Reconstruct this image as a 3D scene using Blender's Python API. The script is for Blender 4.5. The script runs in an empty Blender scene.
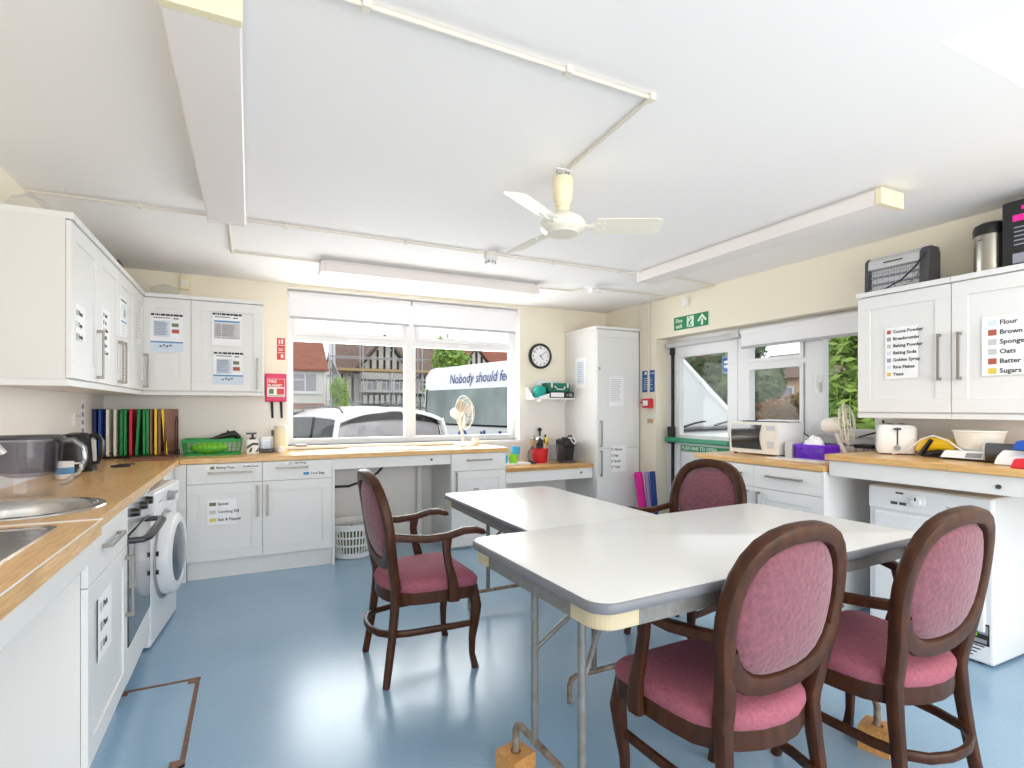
import bpy, bmesh, math, random
from mathutils import Vector, Matrix
random.seed(7)
C = bpy.context.scene.collection
PI = math.pi
V = Vector

# ------------------------------------------------------------------ materials
def lin(c):
    return tuple(((v / 255) / 12.92 if v / 255 <= .04045 else ((v / 255 + .055) / 1.055) ** 2.4) for v in c) + (1,)

def mat(name, col, rough=.5, metal=0., spec=.5, noise=None, bump=None, emit=None, coat=0.):
    m = bpy.data.materials.new(name); m.use_nodes = True
    nt = m.node_tree; b = nt.nodes['Principled BSDF']
    b.inputs['Base Color'].default_value = lin(col)
    b.inputs['Roughness'].default_value = rough
    b.inputs['Metallic'].default_value = metal
    b.inputs['Specular IOR Level'].default_value = spec
    b.inputs['Coat Weight'].default_value = coat
    tc = None
    if noise or bump:
        tc = nt.nodes.new('ShaderNodeTexCoord')
    if noise:                       # (second colour, scale, stretch)
        c2, sc, st = noise
        mp = nt.nodes.new('ShaderNodeMapping'); mp.inputs['Scale'].default_value = st
        nz = nt.nodes.new('ShaderNodeTexNoise'); nz.inputs['Scale'].default_value = sc; nz.inputs['Detail'].default_value = 4
        rp = nt.nodes.new('ShaderNodeValToRGB')
        rp.color_ramp.elements[0].position = .35; rp.color_ramp.elements[0].color = lin(col)
        rp.color_ramp.elements[1].position = .68; rp.color_ramp.elements[1].color = lin(c2)
        nt.links.new(tc.outputs['Object'], mp.inputs[0]); nt.links.new(mp.outputs[0], nz.inputs['Vector'])
        nt.links.new(nz.outputs['Fac'], rp.inputs[0]); nt.links.new(rp.outputs[0], b.inputs['Base Color'])
    if bump:                        # (scale, strength)
        nz = nt.nodes.new('ShaderNodeTexNoise'); nz.inputs['Scale'].default_value = bump[0]
        bp = nt.nodes.new('ShaderNodeBump'); bp.inputs['Strength'].default_value = bump[1]; bp.inputs['Distance'].default_value = .002
        nt.links.new(tc.outputs['Object'], nz.inputs['Vector']); nt.links.new(nz.outputs['Fac'], bp.inputs['Height'])
        nt.links.new(bp.outputs[0], b.inputs['Normal'])
    if emit:
        b.inputs['Emission Color'].default_value = lin(col); b.inputs['Emission Strength'].default_value = emit
    return m

def glass_mat(name, tint=(255, 255, 255), refl=.06, rough=.0):
    m = bpy.data.materials.new(name); m.use_nodes = True
    nt = m.node_tree; nt.nodes.clear()
    o = nt.nodes.new('ShaderNodeOutputMaterial'); mx = nt.nodes.new('ShaderNodeMixShader')
    t = nt.nodes.new('ShaderNodeBsdfTransparent'); t.inputs[0].default_value = lin(tint)
    g = nt.nodes.new('ShaderNodeBsdfGlossy'); g.inputs['Roughness'].default_value = rough
    mx.inputs[0].default_value = refl
    nt.links.new(t.outputs[0], mx.inputs[1]); nt.links.new(g.outputs[0], mx.inputs[2]); nt.links.new(mx.outputs[0], o.inputs[0])
    return m

def wood_mat(name, c1, c2, scale, stretch, rough, stave=None, coat=0., spec=.5):
    m = bpy.data.materials.new(name); m.use_nodes = True
    nt = m.node_tree; b = nt.nodes['Principled BSDF']; b.inputs['Roughness'].default_value = rough
    b.inputs['Coat Weight'].default_value = coat; b.inputs['Coat Roughness'].default_value = .2; b.inputs['Specular IOR Level'].default_value = spec
    tc = nt.nodes.new('ShaderNodeTexCoord'); mp = nt.nodes.new('ShaderNodeMapping'); mp.inputs['Scale'].default_value = stretch
    nz = nt.nodes.new('ShaderNodeTexNoise'); nz.inputs['Scale'].default_value = scale; nz.inputs['Detail'].default_value = 6
    rp = nt.nodes.new('ShaderNodeValToRGB')
    rp.color_ramp.elements[0].position = .3; rp.color_ramp.elements[0].color = lin(c1)
    rp.color_ramp.elements[1].position = .7; rp.color_ramp.elements[1].color = lin(c2)
    L = nt.links.new
    L(tc.outputs['Object'], mp.inputs[0]); L(mp.outputs[0], nz.inputs['Vector']); L(nz.outputs['Fac'], rp.inputs[0])
    out = rp.outputs[0]
    if stave:
        mp2 = nt.nodes.new('ShaderNodeMapping'); mp2.inputs['Rotation'].default_value = (0, 0, stave)
        br = nt.nodes.new('ShaderNodeTexBrick'); br.inputs['Scale'].default_value = 1
        br.inputs['Brick Width'].default_value = .42; br.inputs['Row Height'].default_value = .045
        br.inputs['Mortar Size'].default_value = .0006
        br.inputs['Color1'].default_value = (1, 1, 1, 1); br.inputs['Color2'].default_value = (.88, .85, .80, 1); br.inputs['Mortar'].default_value = (.6, .5, .4, 1)
        mx = nt.nodes.new('ShaderNodeMixRGB'); mx.blend_type = 'MULTIPLY'; mx.inputs[0].default_value = .8
        L(tc.outputs['Object'], mp2.inputs[0]); L(mp2.outputs[0], br.inputs['Vector'])
        L(out, mx.inputs[1]); L(br.outputs['Color'], mx.inputs[2]); out = mx.outputs[0]
    L(out, b.inputs['Base Color'])
    return m

def brick_mat(name, c1, c2, mortar, w, h, ms=.012, rot=(0, 0, 0), rough=.8):
    m = bpy.data.materials.new(name); m.use_nodes = True
    nt = m.node_tree; b = nt.nodes['Principled BSDF']; b.inputs['Roughness'].default_value = rough
    tc = nt.nodes.new('ShaderNodeTexCoord'); mp = nt.nodes.new('ShaderNodeMapping'); mp.inputs['Rotation'].default_value = rot
    br = nt.nodes.new('ShaderNodeTexBrick'); br.inputs['Scale'].default_value = 1
    br.inputs['Brick Width'].default_value = w; br.inputs['Row Height'].default_value = h; br.inputs['Mortar Size'].default_value = ms
    br.inputs['Color1'].default_value = lin(c1); br.inputs['Color2'].default_value = lin(c2); br.inputs['Mortar'].default_value = lin(mortar)
    nt.links.new(tc.outputs['Object'], mp.inputs[0]); nt.links.new(mp.outputs[0], br.inputs['Vector']); nt.links.new(br.outputs['Color'], b.inputs['Base Color'])
    return m

M = {}
M['wall'] = mat('painted cream wall', (241, 233, 214), .7, bump=(60, .05))
M['litwall'] = mat('lower wall with paler light painted in', (238, 234, 230), .45)  # paler light on the lower cream walls, given as a white colour
M['ceiling'] = mat('white ceiling paint', (247, 244, 242), .8, bump=(40, .05))
M['upvc'] = mat('white upvc', (228, 228, 230), .35)
M['conduit'] = mat('aged white conduit', (226, 219, 206), .5)
M['blade'] = mat('beige fan blade', (206, 186, 164), .4)
M['windscreen'] = mat('windscreen with sky reflection painted in', (196, 198, 200), .12)  # sky reflected in the minibus windscreen is put into this pale colour
M['trimwhite'] = mat('white gloss trim', (242, 240, 236), .4)
M['cab'] = mat('white cabinet foil', (231, 231, 230), .38)
M['cabdark'] = mat('cabinet gap shadow board', (205, 204, 200), .6)
M['carcase'] = mat('white cabinet carcase', (226, 225, 223), .5)
M['steel'] = mat('brushed steel', (180, 176, 168), .3, metal=1.)
M['handle'] = mat('brushed nickel handle', (150, 146, 138), .4, metal=.7)
M['sink'] = mat('polished sink steel', (190, 188, 184), .22, metal=1.)
M['chrome'] = mat('chrome', (225, 225, 228), .08, metal=1.)
M['oakx'] = wood_mat('oak block worktop along back wall', (210, 160, 98), (240, 198, 136), 9, (1.2, 14, 14), .28, stave=.0001)
M['oaky'] = wood_mat('oak block worktop along side wall', (210, 160, 98), (240, 198, 136), 9, (14, 1.2, 14), .28, stave=PI / 2)
M['mahog'] = wood_mat('dark stained chair wood', (48, 25, 13), (76, 42, 22), 6, (6, 6, 1.5), .4, coat=.0, spec=.28)
M['block'] = wood_mat('varnished pine block', (186, 128, 66), (214, 158, 92), 12, (2, 14, 6), .45)
M['tabletop'] = mat('white table laminate', (226, 226, 225), .22)
M['edge'] = mat('grey table edging', (112, 114, 121), .45)
M['tubegrey'] = mat('grey painted steel tube', (122, 124, 125), .42, metal=.2, noise=((112, 108, 102), 30, (1, 1, 1)))
M['tuberust'] = mat('worn grey steel bar', (158, 150, 140), .5, metal=.3, noise=((118, 92, 72), 26, (1, 1, 1)))
M['cornerblock'] = mat('cream plastic corner', (184, 172, 144), .5)
M['black'] = mat('black plastic', (28, 28, 30), .35)
M['blackmat'] = mat('matt black', (34, 34, 36), .7)
M['darkgrey'] = mat('dark grey plastic', (72, 72, 76), .45)
M['grey'] = mat('mid grey plastic', (150, 150, 154), .5)
M['ltgrey'] = mat('light grey plastic', (200, 200, 202), .5)
M['white'] = mat('white plastic', (238, 238, 238), .3)
M['enamel'] = mat('white appliance enamel', (233, 234, 236), .25)
M['paper'] = mat('white paper', (244, 244, 246), .6)
M['ink'] = mat('black ink', (40, 40, 44), .7)
M['greyink'] = mat('grey print', (150, 154, 166), .7)
M['blueink'] = mat('blue print', (92, 148, 196), .7)
M['paleblue'] = mat('pale blue print', (214, 226, 240), .7)
M['greenpic'] = mat('green picture print', (110, 128, 82), .7)
M['redpic'] = mat('red picture print', (178, 92, 74), .7)
M['yellowpic'] = mat('yellow picture print', (224, 200, 88), .7)
M['cream'] = mat('cream plastic', (232, 227, 217), .4)
M['creamy'] = mat('aged cream enamel', (240, 230, 196), .35)
M['fan'] = mat('off white fan enamel', (236, 232, 218), .3)
M['diffuser'] = mat('prismatic light diffuser', (240, 233, 230), .4, bump=(160, .15))
M['blind'] = mat('white roller blind fabric', (243, 243, 247), .8)
M['blindbar'] = mat('grey blind bottom bar', (176, 174, 176), .5)
M['green'] = mat('exit green', (0, 132, 84), .5)
M['glow'] = mat('pale green exit print', (222, 240, 220), .5)
M['bargreen'] = mat('green painted push bar', (42, 140, 104), .35)
M['red'] = mat('red plastic', (206, 36, 50), .4)
M['magenta'] = mat('magenta red box', (214, 34, 96), .4)
M['navy'] = mat('navy', (28, 44, 92), .5)
M['blue'] = mat('blue board', (26, 78, 168), .45)
M['signblue'] = mat('sign blue', (20, 92, 156), .5)
M['gboard'] = mat('green board', (18, 138, 68), .45)
M['rboard'] = mat('red board', (214, 30, 62), .45)
M['yboard'] = mat('yellow board', (236, 204, 34), .45)
M['bboard'] = mat('brown board', (134, 88, 74), .5)
M['wboard'] = mat('white board', (236, 234, 226), .5)
M['gbasket'] = mat('green plastic basket', (24, 158, 72), .4)
M['lime'] = mat('lime plastic', (140, 218, 40), .4)
M['cyan'] = mat('sky blue plastic', (70, 178, 226), .4)
M['teal'] = mat('teal fabric', (22, 160, 150), .7)
M['firstaid'] = mat('first aid green case', (18, 108, 84), .45)
M['purple'] = mat('purple plastic', (112, 40, 206), .35)
M['pink'] = mat('hot pink mat foam', (240, 36, 158), .7)
M['lilac'] = mat('lilac mat foam', (176, 150, 212), .7)
M['deepblue'] = mat('deep blue mat foam', (26, 66, 132), .7)
M['yellow'] = mat('yellow plastic', (240, 196, 24), .35)
M['rust'] = mat('brown metal floor strip', (128, 92, 72), .5, noise=((94, 66, 52), 40, (1, 1, 1)))
M['ovenglass'] = mat('dark oven glass', (34, 34, 38), .05, coat=.6)
M['porthole'] = mat('washing machine door glass', (86, 96, 106), .06, coat=.5)
M['mirrorsteel'] = mat('oven fascia steel', (214, 216, 218), .22, metal=.8)
M['smoke'] = glass_mat('smoked clear plastic', (220, 219, 222), .02, .3)
M['clear'] = glass_mat('clear plastic', (249, 250, 252), .035, .08)
M['clearhandle'] = glass_mat('clear moulded handle', (232, 236, 240), .2, .1)
M['pane'] = glass_mat('window glass', (252, 254, 254), .008)
M['cargrey'] = mat('car glass with grey reflection painted in', (164, 160, 166), .1, spec=.5)  # grey reflection on the rear window is part of this base colour
M['vantint'] = mat('tinted minibus glass', (98, 112, 112), .08, spec=.6, noise=((150, 164, 162), 1.2, (1, 1, .6)))
M['lettering_blue'] = mat('blue vehicle lettering', (52, 74, 150), .5)
M['cardark'] = mat('dark car glass', (24, 27, 30), .2, spec=.15)
M['vanglass'] = glass_mat('tinted van glass', (150, 168, 170), .14)
M['carwhite'] = mat('white car paint', (240, 240, 240), .25, coat=.5)
M['tyre'] = mat('rubber tyre', (30, 30, 32), .8)
M['render'] = mat('white rendered house wall', (228, 224, 216), .8)
M['timber'] = mat('black timber', (44, 42, 42), .7)
M['rooforange'] = brick_mat('orange clay tiles', (168, 104, 82), (150, 88, 68), (120, 72, 58), .3, .22, .02)
M['roofbrown'] = brick_mat('brown clay tiles', (138, 112, 102), (120, 96, 86), (92, 74, 68), .3, .22, .02)
M['housebrick'] = brick_mat('house brick', (168, 96, 76), (150, 84, 66), (190, 176, 160), .26, .09, .012, rot=(PI / 2, 0, 0))
M['scaffold'] = mat('galvanised scaffold tube', (170, 172, 176), .4, metal=.6)
M['plank'] = mat('scaffold boards', (196, 164, 116), .7)
M['asphalt'] = mat('asphalt', (120, 120, 122), .9, noise=((100, 100, 102), 20, (1, 1, 1)))
M['peach'] = mat('peach house wall', (226, 192, 160), .8)
M['leaf1'] = mat('bright green leaves', (164, 192, 84), .6, noise=((112, 152, 58), 3, (1, 1, 1)))
M['leaf2'] = mat('dark green leaves', (74, 98, 58), .6, noise=((110, 126, 72), 3, (1, 1, 1)))
M['leaf3'] = mat('red brown leaves', (170, 96, 66), .6, noise=((140, 128, 70), 3, (1, 1, 1)))
M['bark'] = mat('bark', (94, 78, 62), .9)

def fabric():
    m = mat('dusky pink woven fabric', (126, 72, 85), .85, noise=((106, 61, 73), 55, (1, 1, 1)))
    nt = m.node_tree; b = nt.nodes['Principled BSDF']
    b.inputs['Sheen Weight'].default_value = .25
    tc = nt.nodes.new('ShaderNodeTexCoord'); w = nt.nodes.new('ShaderNodeTexVoronoi'); w.inputs['Scale'].default_value = 55
    bp = nt.nodes.new('ShaderNodeBump'); bp.inputs['Strength'].default_value = .55; bp.inputs['Distance'].default_value = .004
    nt.links.new(tc.outputs['Object'], w.inputs['Vector']); nt.links.new(w.outputs['Distance'], bp.inputs['Height']); nt.links.new(bp.outputs[0], b.inputs['Normal'])
    return m
M['fabric'] = fabric()
def seat_fabric():
    return mat('plain dusky pink seat fabric', (156, 88, 104), .9, noise=((138, 76, 91), 90, (1, 1, 1)), bump=(400, .25))
M['seatfab'] = seat_fabric()

def floor_mat():
    m = bpy.data.materials.new('blue speckled safety vinyl'); m.use_nodes = True
    nt = m.node_tree; b = nt.nodes['Principled BSDF']; L = nt.links.new
    tc = nt.nodes.new('ShaderNodeTexCoord')
    n1 = nt.nodes.new('ShaderNodeTexNoise'); n1.inputs['Scale'].default_value = 260; n1.inputs['Detail'].default_value = 2
    r1 = nt.nodes.new('ShaderNodeValToRGB')
    r1.color_ramp.elements[0].position = .34; r1.color_ramp.elements[0].color = lin((130, 166, 196))
    r1.color_ramp.elements[1].position = .66; r1.color_ramp.elements[1].color = lin((158, 188, 210))
    n2 = nt.nodes.new('ShaderNodeTexNoise'); n2.inputs['Scale'].default_value = 1.3; n2.inputs['Detail'].default_value = 5
    r2 = nt.nodes.new('ShaderNodeValToRGB')
    r2.color_ramp.elements[0].position = .35; r2.color_ramp.elements[0].color = (.86, .88, .9, 1)
    r2.color_ramp.elements[1].position = .7; r2.color_ramp.elements[1].color = (1, 1, 1, 1)
    mx = nt.nodes.new('ShaderNodeMixRGB'); mx.blend_type = 'MULTIPLY'; mx.inputs[0].default_value = .8
    L(tc.outputs['Object'], n1.inputs['Vector']); L(n1.outputs['Fac'], r1.inputs[0]); L(tc.outputs['Object'], n2.inputs['Vector']); L(n2.outputs['Fac'], r2.inputs[0])
    L(r1.outputs[0], mx.inputs[1]); L(r2.outputs[0], mx.inputs[2]); L(mx.outputs[0], b.inputs['Base Color'])
    n3 = nt.nodes.new('ShaderNodeTexNoise'); n3.inputs['Scale'].default_value = 170; n3.inputs['Detail'].default_value = 3
    bp = nt.nodes.new('ShaderNodeBump'); bp.inputs['Strength'].default_value = .45; bp.inputs['Distance'].default_value = .001
    L(tc.outputs['Object'], n3.inputs['Vector']); L(n3.outputs['Fac'], bp.inputs['Height']); L(bp.outputs[0], b.inputs['Normal'])
    b.inputs['Roughness'].default_value = .22; b.inputs['Specular IOR Level'].default_value = .8
    return m
M['floor'] = floor_mat()

# ------------------------------------------------------------------ mesh builder
WM = {}
class Fr:
    """front frame: a runs to the right seen from the front, z up, c out of the front"""
    def __init__(s, o, r, n):
        s.o = V(o); s.r = V(r).normalized(); s.n = V(n).normalized()
    def pt(s, a, z, c=0): return s.o + s.r * a + V((0, 0, z)) + s.n * c
    def mtx(s, a, z, c):
        m = Matrix.Identity(4)
        m.col[0][:3] = s.r; m.col[1][:3] = (0, 0, 1); m.col[2][:3] = s.n; m.col[3][:3] = s.pt(a, z, c)
        return m
LEFT = lambda x: Fr((x, 0, 0), (0, 1, 0), (1, 0, 0))          # a = y
BACK = lambda y: Fr((0, y, 0), (1, 0, 0), (0, -1, 0))          # a = x
RIGHT = lambda x: Fr((x, 0, 0), (0, -1, 0), (-1, 0, 0))        # a = -y

def sup(seg, wx, wy, e=.6):
    pts = []
    for i in range(seg):
        t = 2 * PI * i / seg + PI / seg
        c, s = math.cos(t), math.sin(t)
        pts.append((wx * math.copysign(abs(c) ** e, c), wy * math.copysign(abs(s) ** e, s)))
    return pts

class MB:
    def __init__(s): s.bm = bmesh.new(); s.mi = 0
    def face(s, vs):
        try:
            f = s.bm.faces.new(vs); f.material_index = s.mi; return f
        except ValueError: return None
    def poly(s, pts): return s.face([s.bm.verts.new(p) for p in pts])
    def hexa(s, p):
        v = [s.bm.verts.new(q) for q in p]
        for f in ((0, 3, 2, 1), (4, 5, 6, 7), (0, 1, 5, 4), (1, 2, 6, 5), (2, 3, 7, 6), (3, 0, 4, 7)):
            s.face([v[i] for i in f])
    def box(s, x0, x1, y0, y1, z0, z1):
        s.hexa([(x0, y0, z0), (x1, y0, z0), (x1, y1, z0), (x0, y1, z0), (x0, y0, z1), (x1, y0, z1), (x1, y1, z1), (x0, y1, z1)])
    def ob(s, F, a0, a1, z0, z1, c0, c1):
        s.hexa([F.pt(a0, z0, c0), F.pt(a1, z0, c0), F.pt(a1, z0, c1), F.pt(a0, z0, c1), F.pt(a0, z1, c0), F.pt(a1, z1, c0), F.pt(a1, z1, c1), F.pt(a0, z1, c1)])
    def loft(s, rings, cap=True, closed=False):
        vs = [[s.bm.verts.new(p) for p in r] for r in rings]
        n = len(vs[0]); m = len(vs)
        for i in range(m if closed else m - 1):
            a, b = vs[i], vs[(i + 1) % m]
            for j in range(n): s.face([a[j], a[(j + 1) % n], b[(j + 1) % n], b[j]])
        if cap and not closed:
            s.face(list(reversed(vs[0]))); s.face(vs[-1])
    def sweep(s, path, sizes, seg=10, e=1., side=None, closed=False):
        P = [V(p) for p in path]; n = len(P); rings = []
        if not isinstance(sizes, list): sizes = [sizes] * n
        N = None
        for i in range(n):
            if closed: T = P[(i + 1) % n] - P[i - 1]
            else: T = P[min(i + 1, n - 1)] - P[max(i - 1, 0)]
            T.normalize()
            ref = V(side) if side else (N if N else (V((0, 0, 1)) if abs(T.z) < .9 else V((1, 0, 0))))
            N = ref - T * ref.dot(T)
            if N.length < 1e-5: N = T.orthogonal()
            N.normalize(); B = T.cross(N)
            w = sizes[i]; w = w if isinstance(w, tuple) else (w, w)
            rings.append([P[i] + N * a + B * b for a, b in sup(seg, w[0], w[1], e)])
        s.loft(rings, cap=not closed, closed=closed)
    def cyl(s, p0, p1, r, seg=14, r1=None):
        s.sweep([p0, p1], [r, r if r1 is None else r1], seg)
    def lathe(s, prof, c=(0, 0, 0), seg=24, axis=None, sx=1., sy=1.):
        R = Matrix.Identity(3)
        if axis: R = V((0, 0, 1)).rotation_difference(V(axis)).to_matrix()
        c = V(c)
        rings = [[c + R @ V((r * math.cos(2 * PI * j / seg) * sx, r * math.sin(2 * PI * j / seg) * sy, z)) for j in range(seg)] for r, z in prof]
        if prof[0][0] > .002 and prof[-1][0] > .002: s.loft(rings, closed=True)
        else: s.loft(rings)
    def ball(s, c, r, seg=14, sc=(1, 1, 1)):
        s.lathe([(max(r * math.sin(PI * i / 10), 1e-4) , -r * math.cos(PI * i / 10) * sc[2]) for i in range(11)], c, seg, sx=sc[0], sy=sc[1])
    def prism(s, pts, F, c0, c1):
        a = [F.pt(x, z, c0) for x, z in pts]; b = [F.pt(x, z, c1) for x, z in pts]
        s.loft([a, b])
    def text(s, txt, size, F, a, z, c, align='LEFT', shear=0., xs=1., bold=0.):
        cu = bpy.data.curves.new('t', 'FONT'); cu.body = txt; cu.size = size; cu.align_x = align; cu.shear = shear
        cu.extrude = .0004; cu.offset = bold; cu.resolution_u = 2
        o = bpy.data.objects.new('t', cu); C.objects.link(o)
        bpy.context.view_layer.update()
        me = bpy.data.meshes.new_from_object(o.evaluated_get(bpy.context.evaluated_depsgraph_get()))
        bpy.data.objects.remove(o); bpy.data.curves.remove(cu)
        me.transform(F.mtx(a, z, c) @ Matrix.Diagonal((xs, 1, 1, 1)))
        n0 = len(s.bm.faces); s.bm.from_mesh(me); s.bm.faces.ensure_lookup_table()
        for f in s.bm.faces[n0:]: f.material_index = s.mi
        bpy.data.meshes.remove(me)
    def build(s, name, mats, parent=None, smooth=True, bevel=0, world=True, sub=0, nonorm=False):
        if not nonorm: bmesh.ops.recalc_face_normals(s.bm, faces=s.bm.faces)
        me = bpy.data.meshes.new(name); s.bm.to_mesh(me); s.bm.free()
        for m in (mats if isinstance(mats, list) else [mats]): me.materials.append(m if not isinstance(m, str) else M[m])
        o = bpy.data.objects.new(name, me); C.objects.link(o)
        if parent is not None:
            o.parent = parent; w = WM.get(parent.name)
            if w is not None and world: me.transform(w.inverted())
            if w is not None: WM[o.name] = w
        if bevel:
            b = o.modifiers.new('b', 'BEVEL'); b.width = bevel; b.segments = 2; b.limit_method = 'ANGLE'; b.angle_limit = .6
        if sub:
            b = o.modifiers.new('s', 'SUBSURF'); b.levels = sub; b.render_levels = sub
        if smooth:
            me.polygons.foreach_set('use_smooth', [True] * len(me.polygons))
            try: me.set_sharp_from_angle(angle=.7)
            except Exception: pass
        return o

def tag(o, label=None, cat=None, group=None, kind=None):
    if label: o['label'] = label
    if cat: o['category'] = cat
    if group: o['group'] = group
    if kind: o['kind'] = kind
    return o

def thing(name, label, cat, loc, rotz=0, group=None):
    o = bpy.data.objects.new(name, None); C.objects.link(o)
    o.empty_display_size = .1; o.location = loc; o.rotation_euler = (0, 0, rotz)
    WM[o.name] = Matrix.Translation(loc) @ Matrix.Rotation(rotz, 4, 'Z')
    return tag(o, label, cat, group)

def struct(o): o['kind'] = 'structure'; return o

def copy_tree(o, parent=None):
    c = o.copy(); C.objects.link(c)
    if parent: c.parent = parent
    for ch in list(o.children): copy_tree(ch, c)
    return c
SKY, P_SKY, P_REAR, P_WIN, EXPO = 1.75, 26, 208, 105, -.22
# ------------------------------------------------------------------ the room
XL, XR, YB, YR, ZC = -1.05, 3.82, 5.25, -2.2, 2.43
b = MB(); b.box(XL - .2, XR + .25, YR - .1, YB + .2, -.06, 0); struct(b.build('floor', 'floor', smooth=False))
# ceiling with the skylight opening
SX0, SX1, SY0, SY1 = 1.93, 3.35, -1.0, .90
b = MB()
for (x0, x1, y0, y1) in ((XL - .2, SX0, YR - .1, YB + .2), (SX1, XR + .25, YR - .1, YB + .2), (SX0, SX1, YR - .1, SY0), (SX0, SX1, SY1, YB + .2)):
    b.box(x0, x1, y0, y1, ZC, ZC + .12)
struct(b.build('ceiling', 'ceiling', smooth=False))
b = MB()
for (x0, x1, y0, y1) in ((SX0 - .03, SX0, SY0 - .03, SY1 + .03), (SX1, SX1 + .03, SY0 - .03, SY1 + .03), (SX0, SX1, SY0 - .03, SY0), (SX0, SX1, SY1, SY1 + .03)):
    b.box(x0, x1, y0, y1, ZC + .12, ZC + .55)
sk = struct(b.build('window_4', 'trimwhite', smooth=False)); tag(sk, 'square roof light opening in the white ceiling')
# walls
b = MB(); b.box(XL - .2, XL, YR, YB + .2, 0, ZC); struct(b.build('wall_left', 'wall', smooth=False))
b = MB()
WX0, WX1, WZ0, WZ1 = .306, 2.67, .955, 2.40
b.box(XL, WX0, YB, YB + .25, 0, ZC); b.box(WX1, XR + .2, YB, YB + .25, 0, ZC); b.box(WX0, WX1, YB, YB + .25, 0, WZ0); b.box(WX0, WX1, YB, YB + .25, WZ1, ZC)
struct(b.build('wall_back', 'wall', smooth=False))
b = MB()
RY0, RY1, RYD, RZ1, RS = 2.15, 4.37, 3.40, 2.02, 1.03     # opening: window then door
b.box(XR, XR + .25, YR, RY0, 0, ZC); b.box(XR, XR + .25, RY1, YB, 0, ZC); b.box(XR, XR + .25, RY0, RY1, RZ1, ZC); b.box(XR, XR + .25, RY0, RYD, 0, RS)
struct(b.build('wall_right', 'wall', smooth=False))
b = MB()
b.box(XL - .2, XR + .25, YR - .2, YR, 0, .25); b.box(XL - .2, XR + .25, YR - .2, YR, 2.35, ZC); b.box(XL - .2, XL + .15, YR - .2, YR, .25, 2.35); b.box(XR - .15, XR + .25, YR - .2, YR, .25, 2.35)
struct(b.build('wall_rear', 'wall', smooth=False))
b = MB()
for x in (XL + .15, .75, 2.0, XR - .21): b.box(x, x + .06, YR - .14, YR - .08, .25, 2.35)
b.box(XL + .15, XR - .15, YR - .14, YR - .08, .25, .31); b.box(XL + .15, XR - .15, YR - .14, YR - .08, 2.29, 2.35)
struct(b.build('added_rear_frame', 'upvc', smooth=False))  # unseen frame, added around the fill lamp behind the camera
# lower walls: the paler light on the cream put in as white panels
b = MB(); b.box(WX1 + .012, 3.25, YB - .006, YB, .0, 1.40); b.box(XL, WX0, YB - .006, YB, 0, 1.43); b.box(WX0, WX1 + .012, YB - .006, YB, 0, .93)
struct(b.build('trim_1', 'litwall', smooth=False))
b = MB(); b.box(XL, XL + .006, 0, YB - .006, 0, 1.43); struct(b.build('trim_2', 'litwall', smooth=False))
b = MB(); b.box(XR - .006, XR, -.2, RY0, 0, 1.4); struct(b.build('trim_3', 'litwall', smooth=False))

def casement(b, F, a0, a1, z0, z1, w, c0, c1):
    b.ob(F, a0, a1, z0, z0 + w, c0, c1); b.ob(F, a0, a1, z1 - w, z1, c0, c1); b.ob(F, a0, a0 + w, z0 + w, z1 - w, c0, c1); b.ob(F, a1 - w, a1, z0 + w, z1 - w, c0, c1)

# back window
F = BACK(5.45); b = MB()
casement(b, F, WX0, WX1, WZ0, WZ1, .055, 0, .07)
b.ob(F, 1.42, 1.53, WZ0, WZ1, 0, .072)
for (p, q) in ((WX0 + .05, 1.425), (1.525, WX1 - .05)):
    b.ob(F, p, q, 1.93, 2.0, 0, .066); casement(b, F, p + .01, q - .01, 1.985, 2.36, .035, .01, .08)
w1 = struct(b.build('window_1', 'upvc', smooth=False))
b = MB(); b.ob(F, WX0 + .02, 1.45, 1.0, 2.38, .03, .034); b.ob(F, 1.5, WX1 - .02, 1.0, 2.38, .03, .034); b.build('pane', 'pane', w1, smooth=False)
b = MB()
for x in (.9, 2.05): b.ob(F, x - .045, x + .045, 1.955, 1.97, .08, .10); b.ob(F, x - .012, x + .012, 1.95, 1.975, .06, .09)
b.build('window_handle', 'white', w1)
b = MB(); b.box(WX0, WX1, YB - .035, 5.39, .925, .955); struct(b.build('trim_4', 'trimwhite', smooth=False, bevel=.004)); 
b = MB(); b.box(WX1 - .008, WX1 - .001, YB - .004, 5.38, .956, WZ1 - .001); b.box(WX0, WX1, YB - .004, 5.35, WZ1 - .006, WZ1 - .001)
struct(b.build('trim_5', 'trimwhite', smooth=False))
def blind(label, F, a0, a1, zt, zb):
    p = F.pt((a0 + a1) / 2, zb, 0); t = thing('roller_blind', label, 'blind', p, 0, None)
    m = MB(); m.cyl(F.pt(a0, zt - .03, .02), F.pt(a1, zt - .03, .02), .026); m.build('roller', 'blind', t)
    m = MB(); m.ob(F, a0 + .015, a1 - .015, zb, zt - .03, .038, .0395); m.build('fabric', 'blind', t, smooth=False)
    m = MB(); m.ob(F, a0 + .015, a1 - .015, zb - .018, zb + .004, .032, .045); m.build('bottom_bar', 'blindbar', t, smooth=False, bevel=.003)
blind('white roller blind pulled down over the left half of the car park window', BACK(5.37), WX0 + .01, 1.465, 2.395, 2.145)
blind('white roller blind pulled down over the right half beside the wall clock', BACK(5.37), 1.485, WX1 - .005, 2.395, 2.145)

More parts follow.
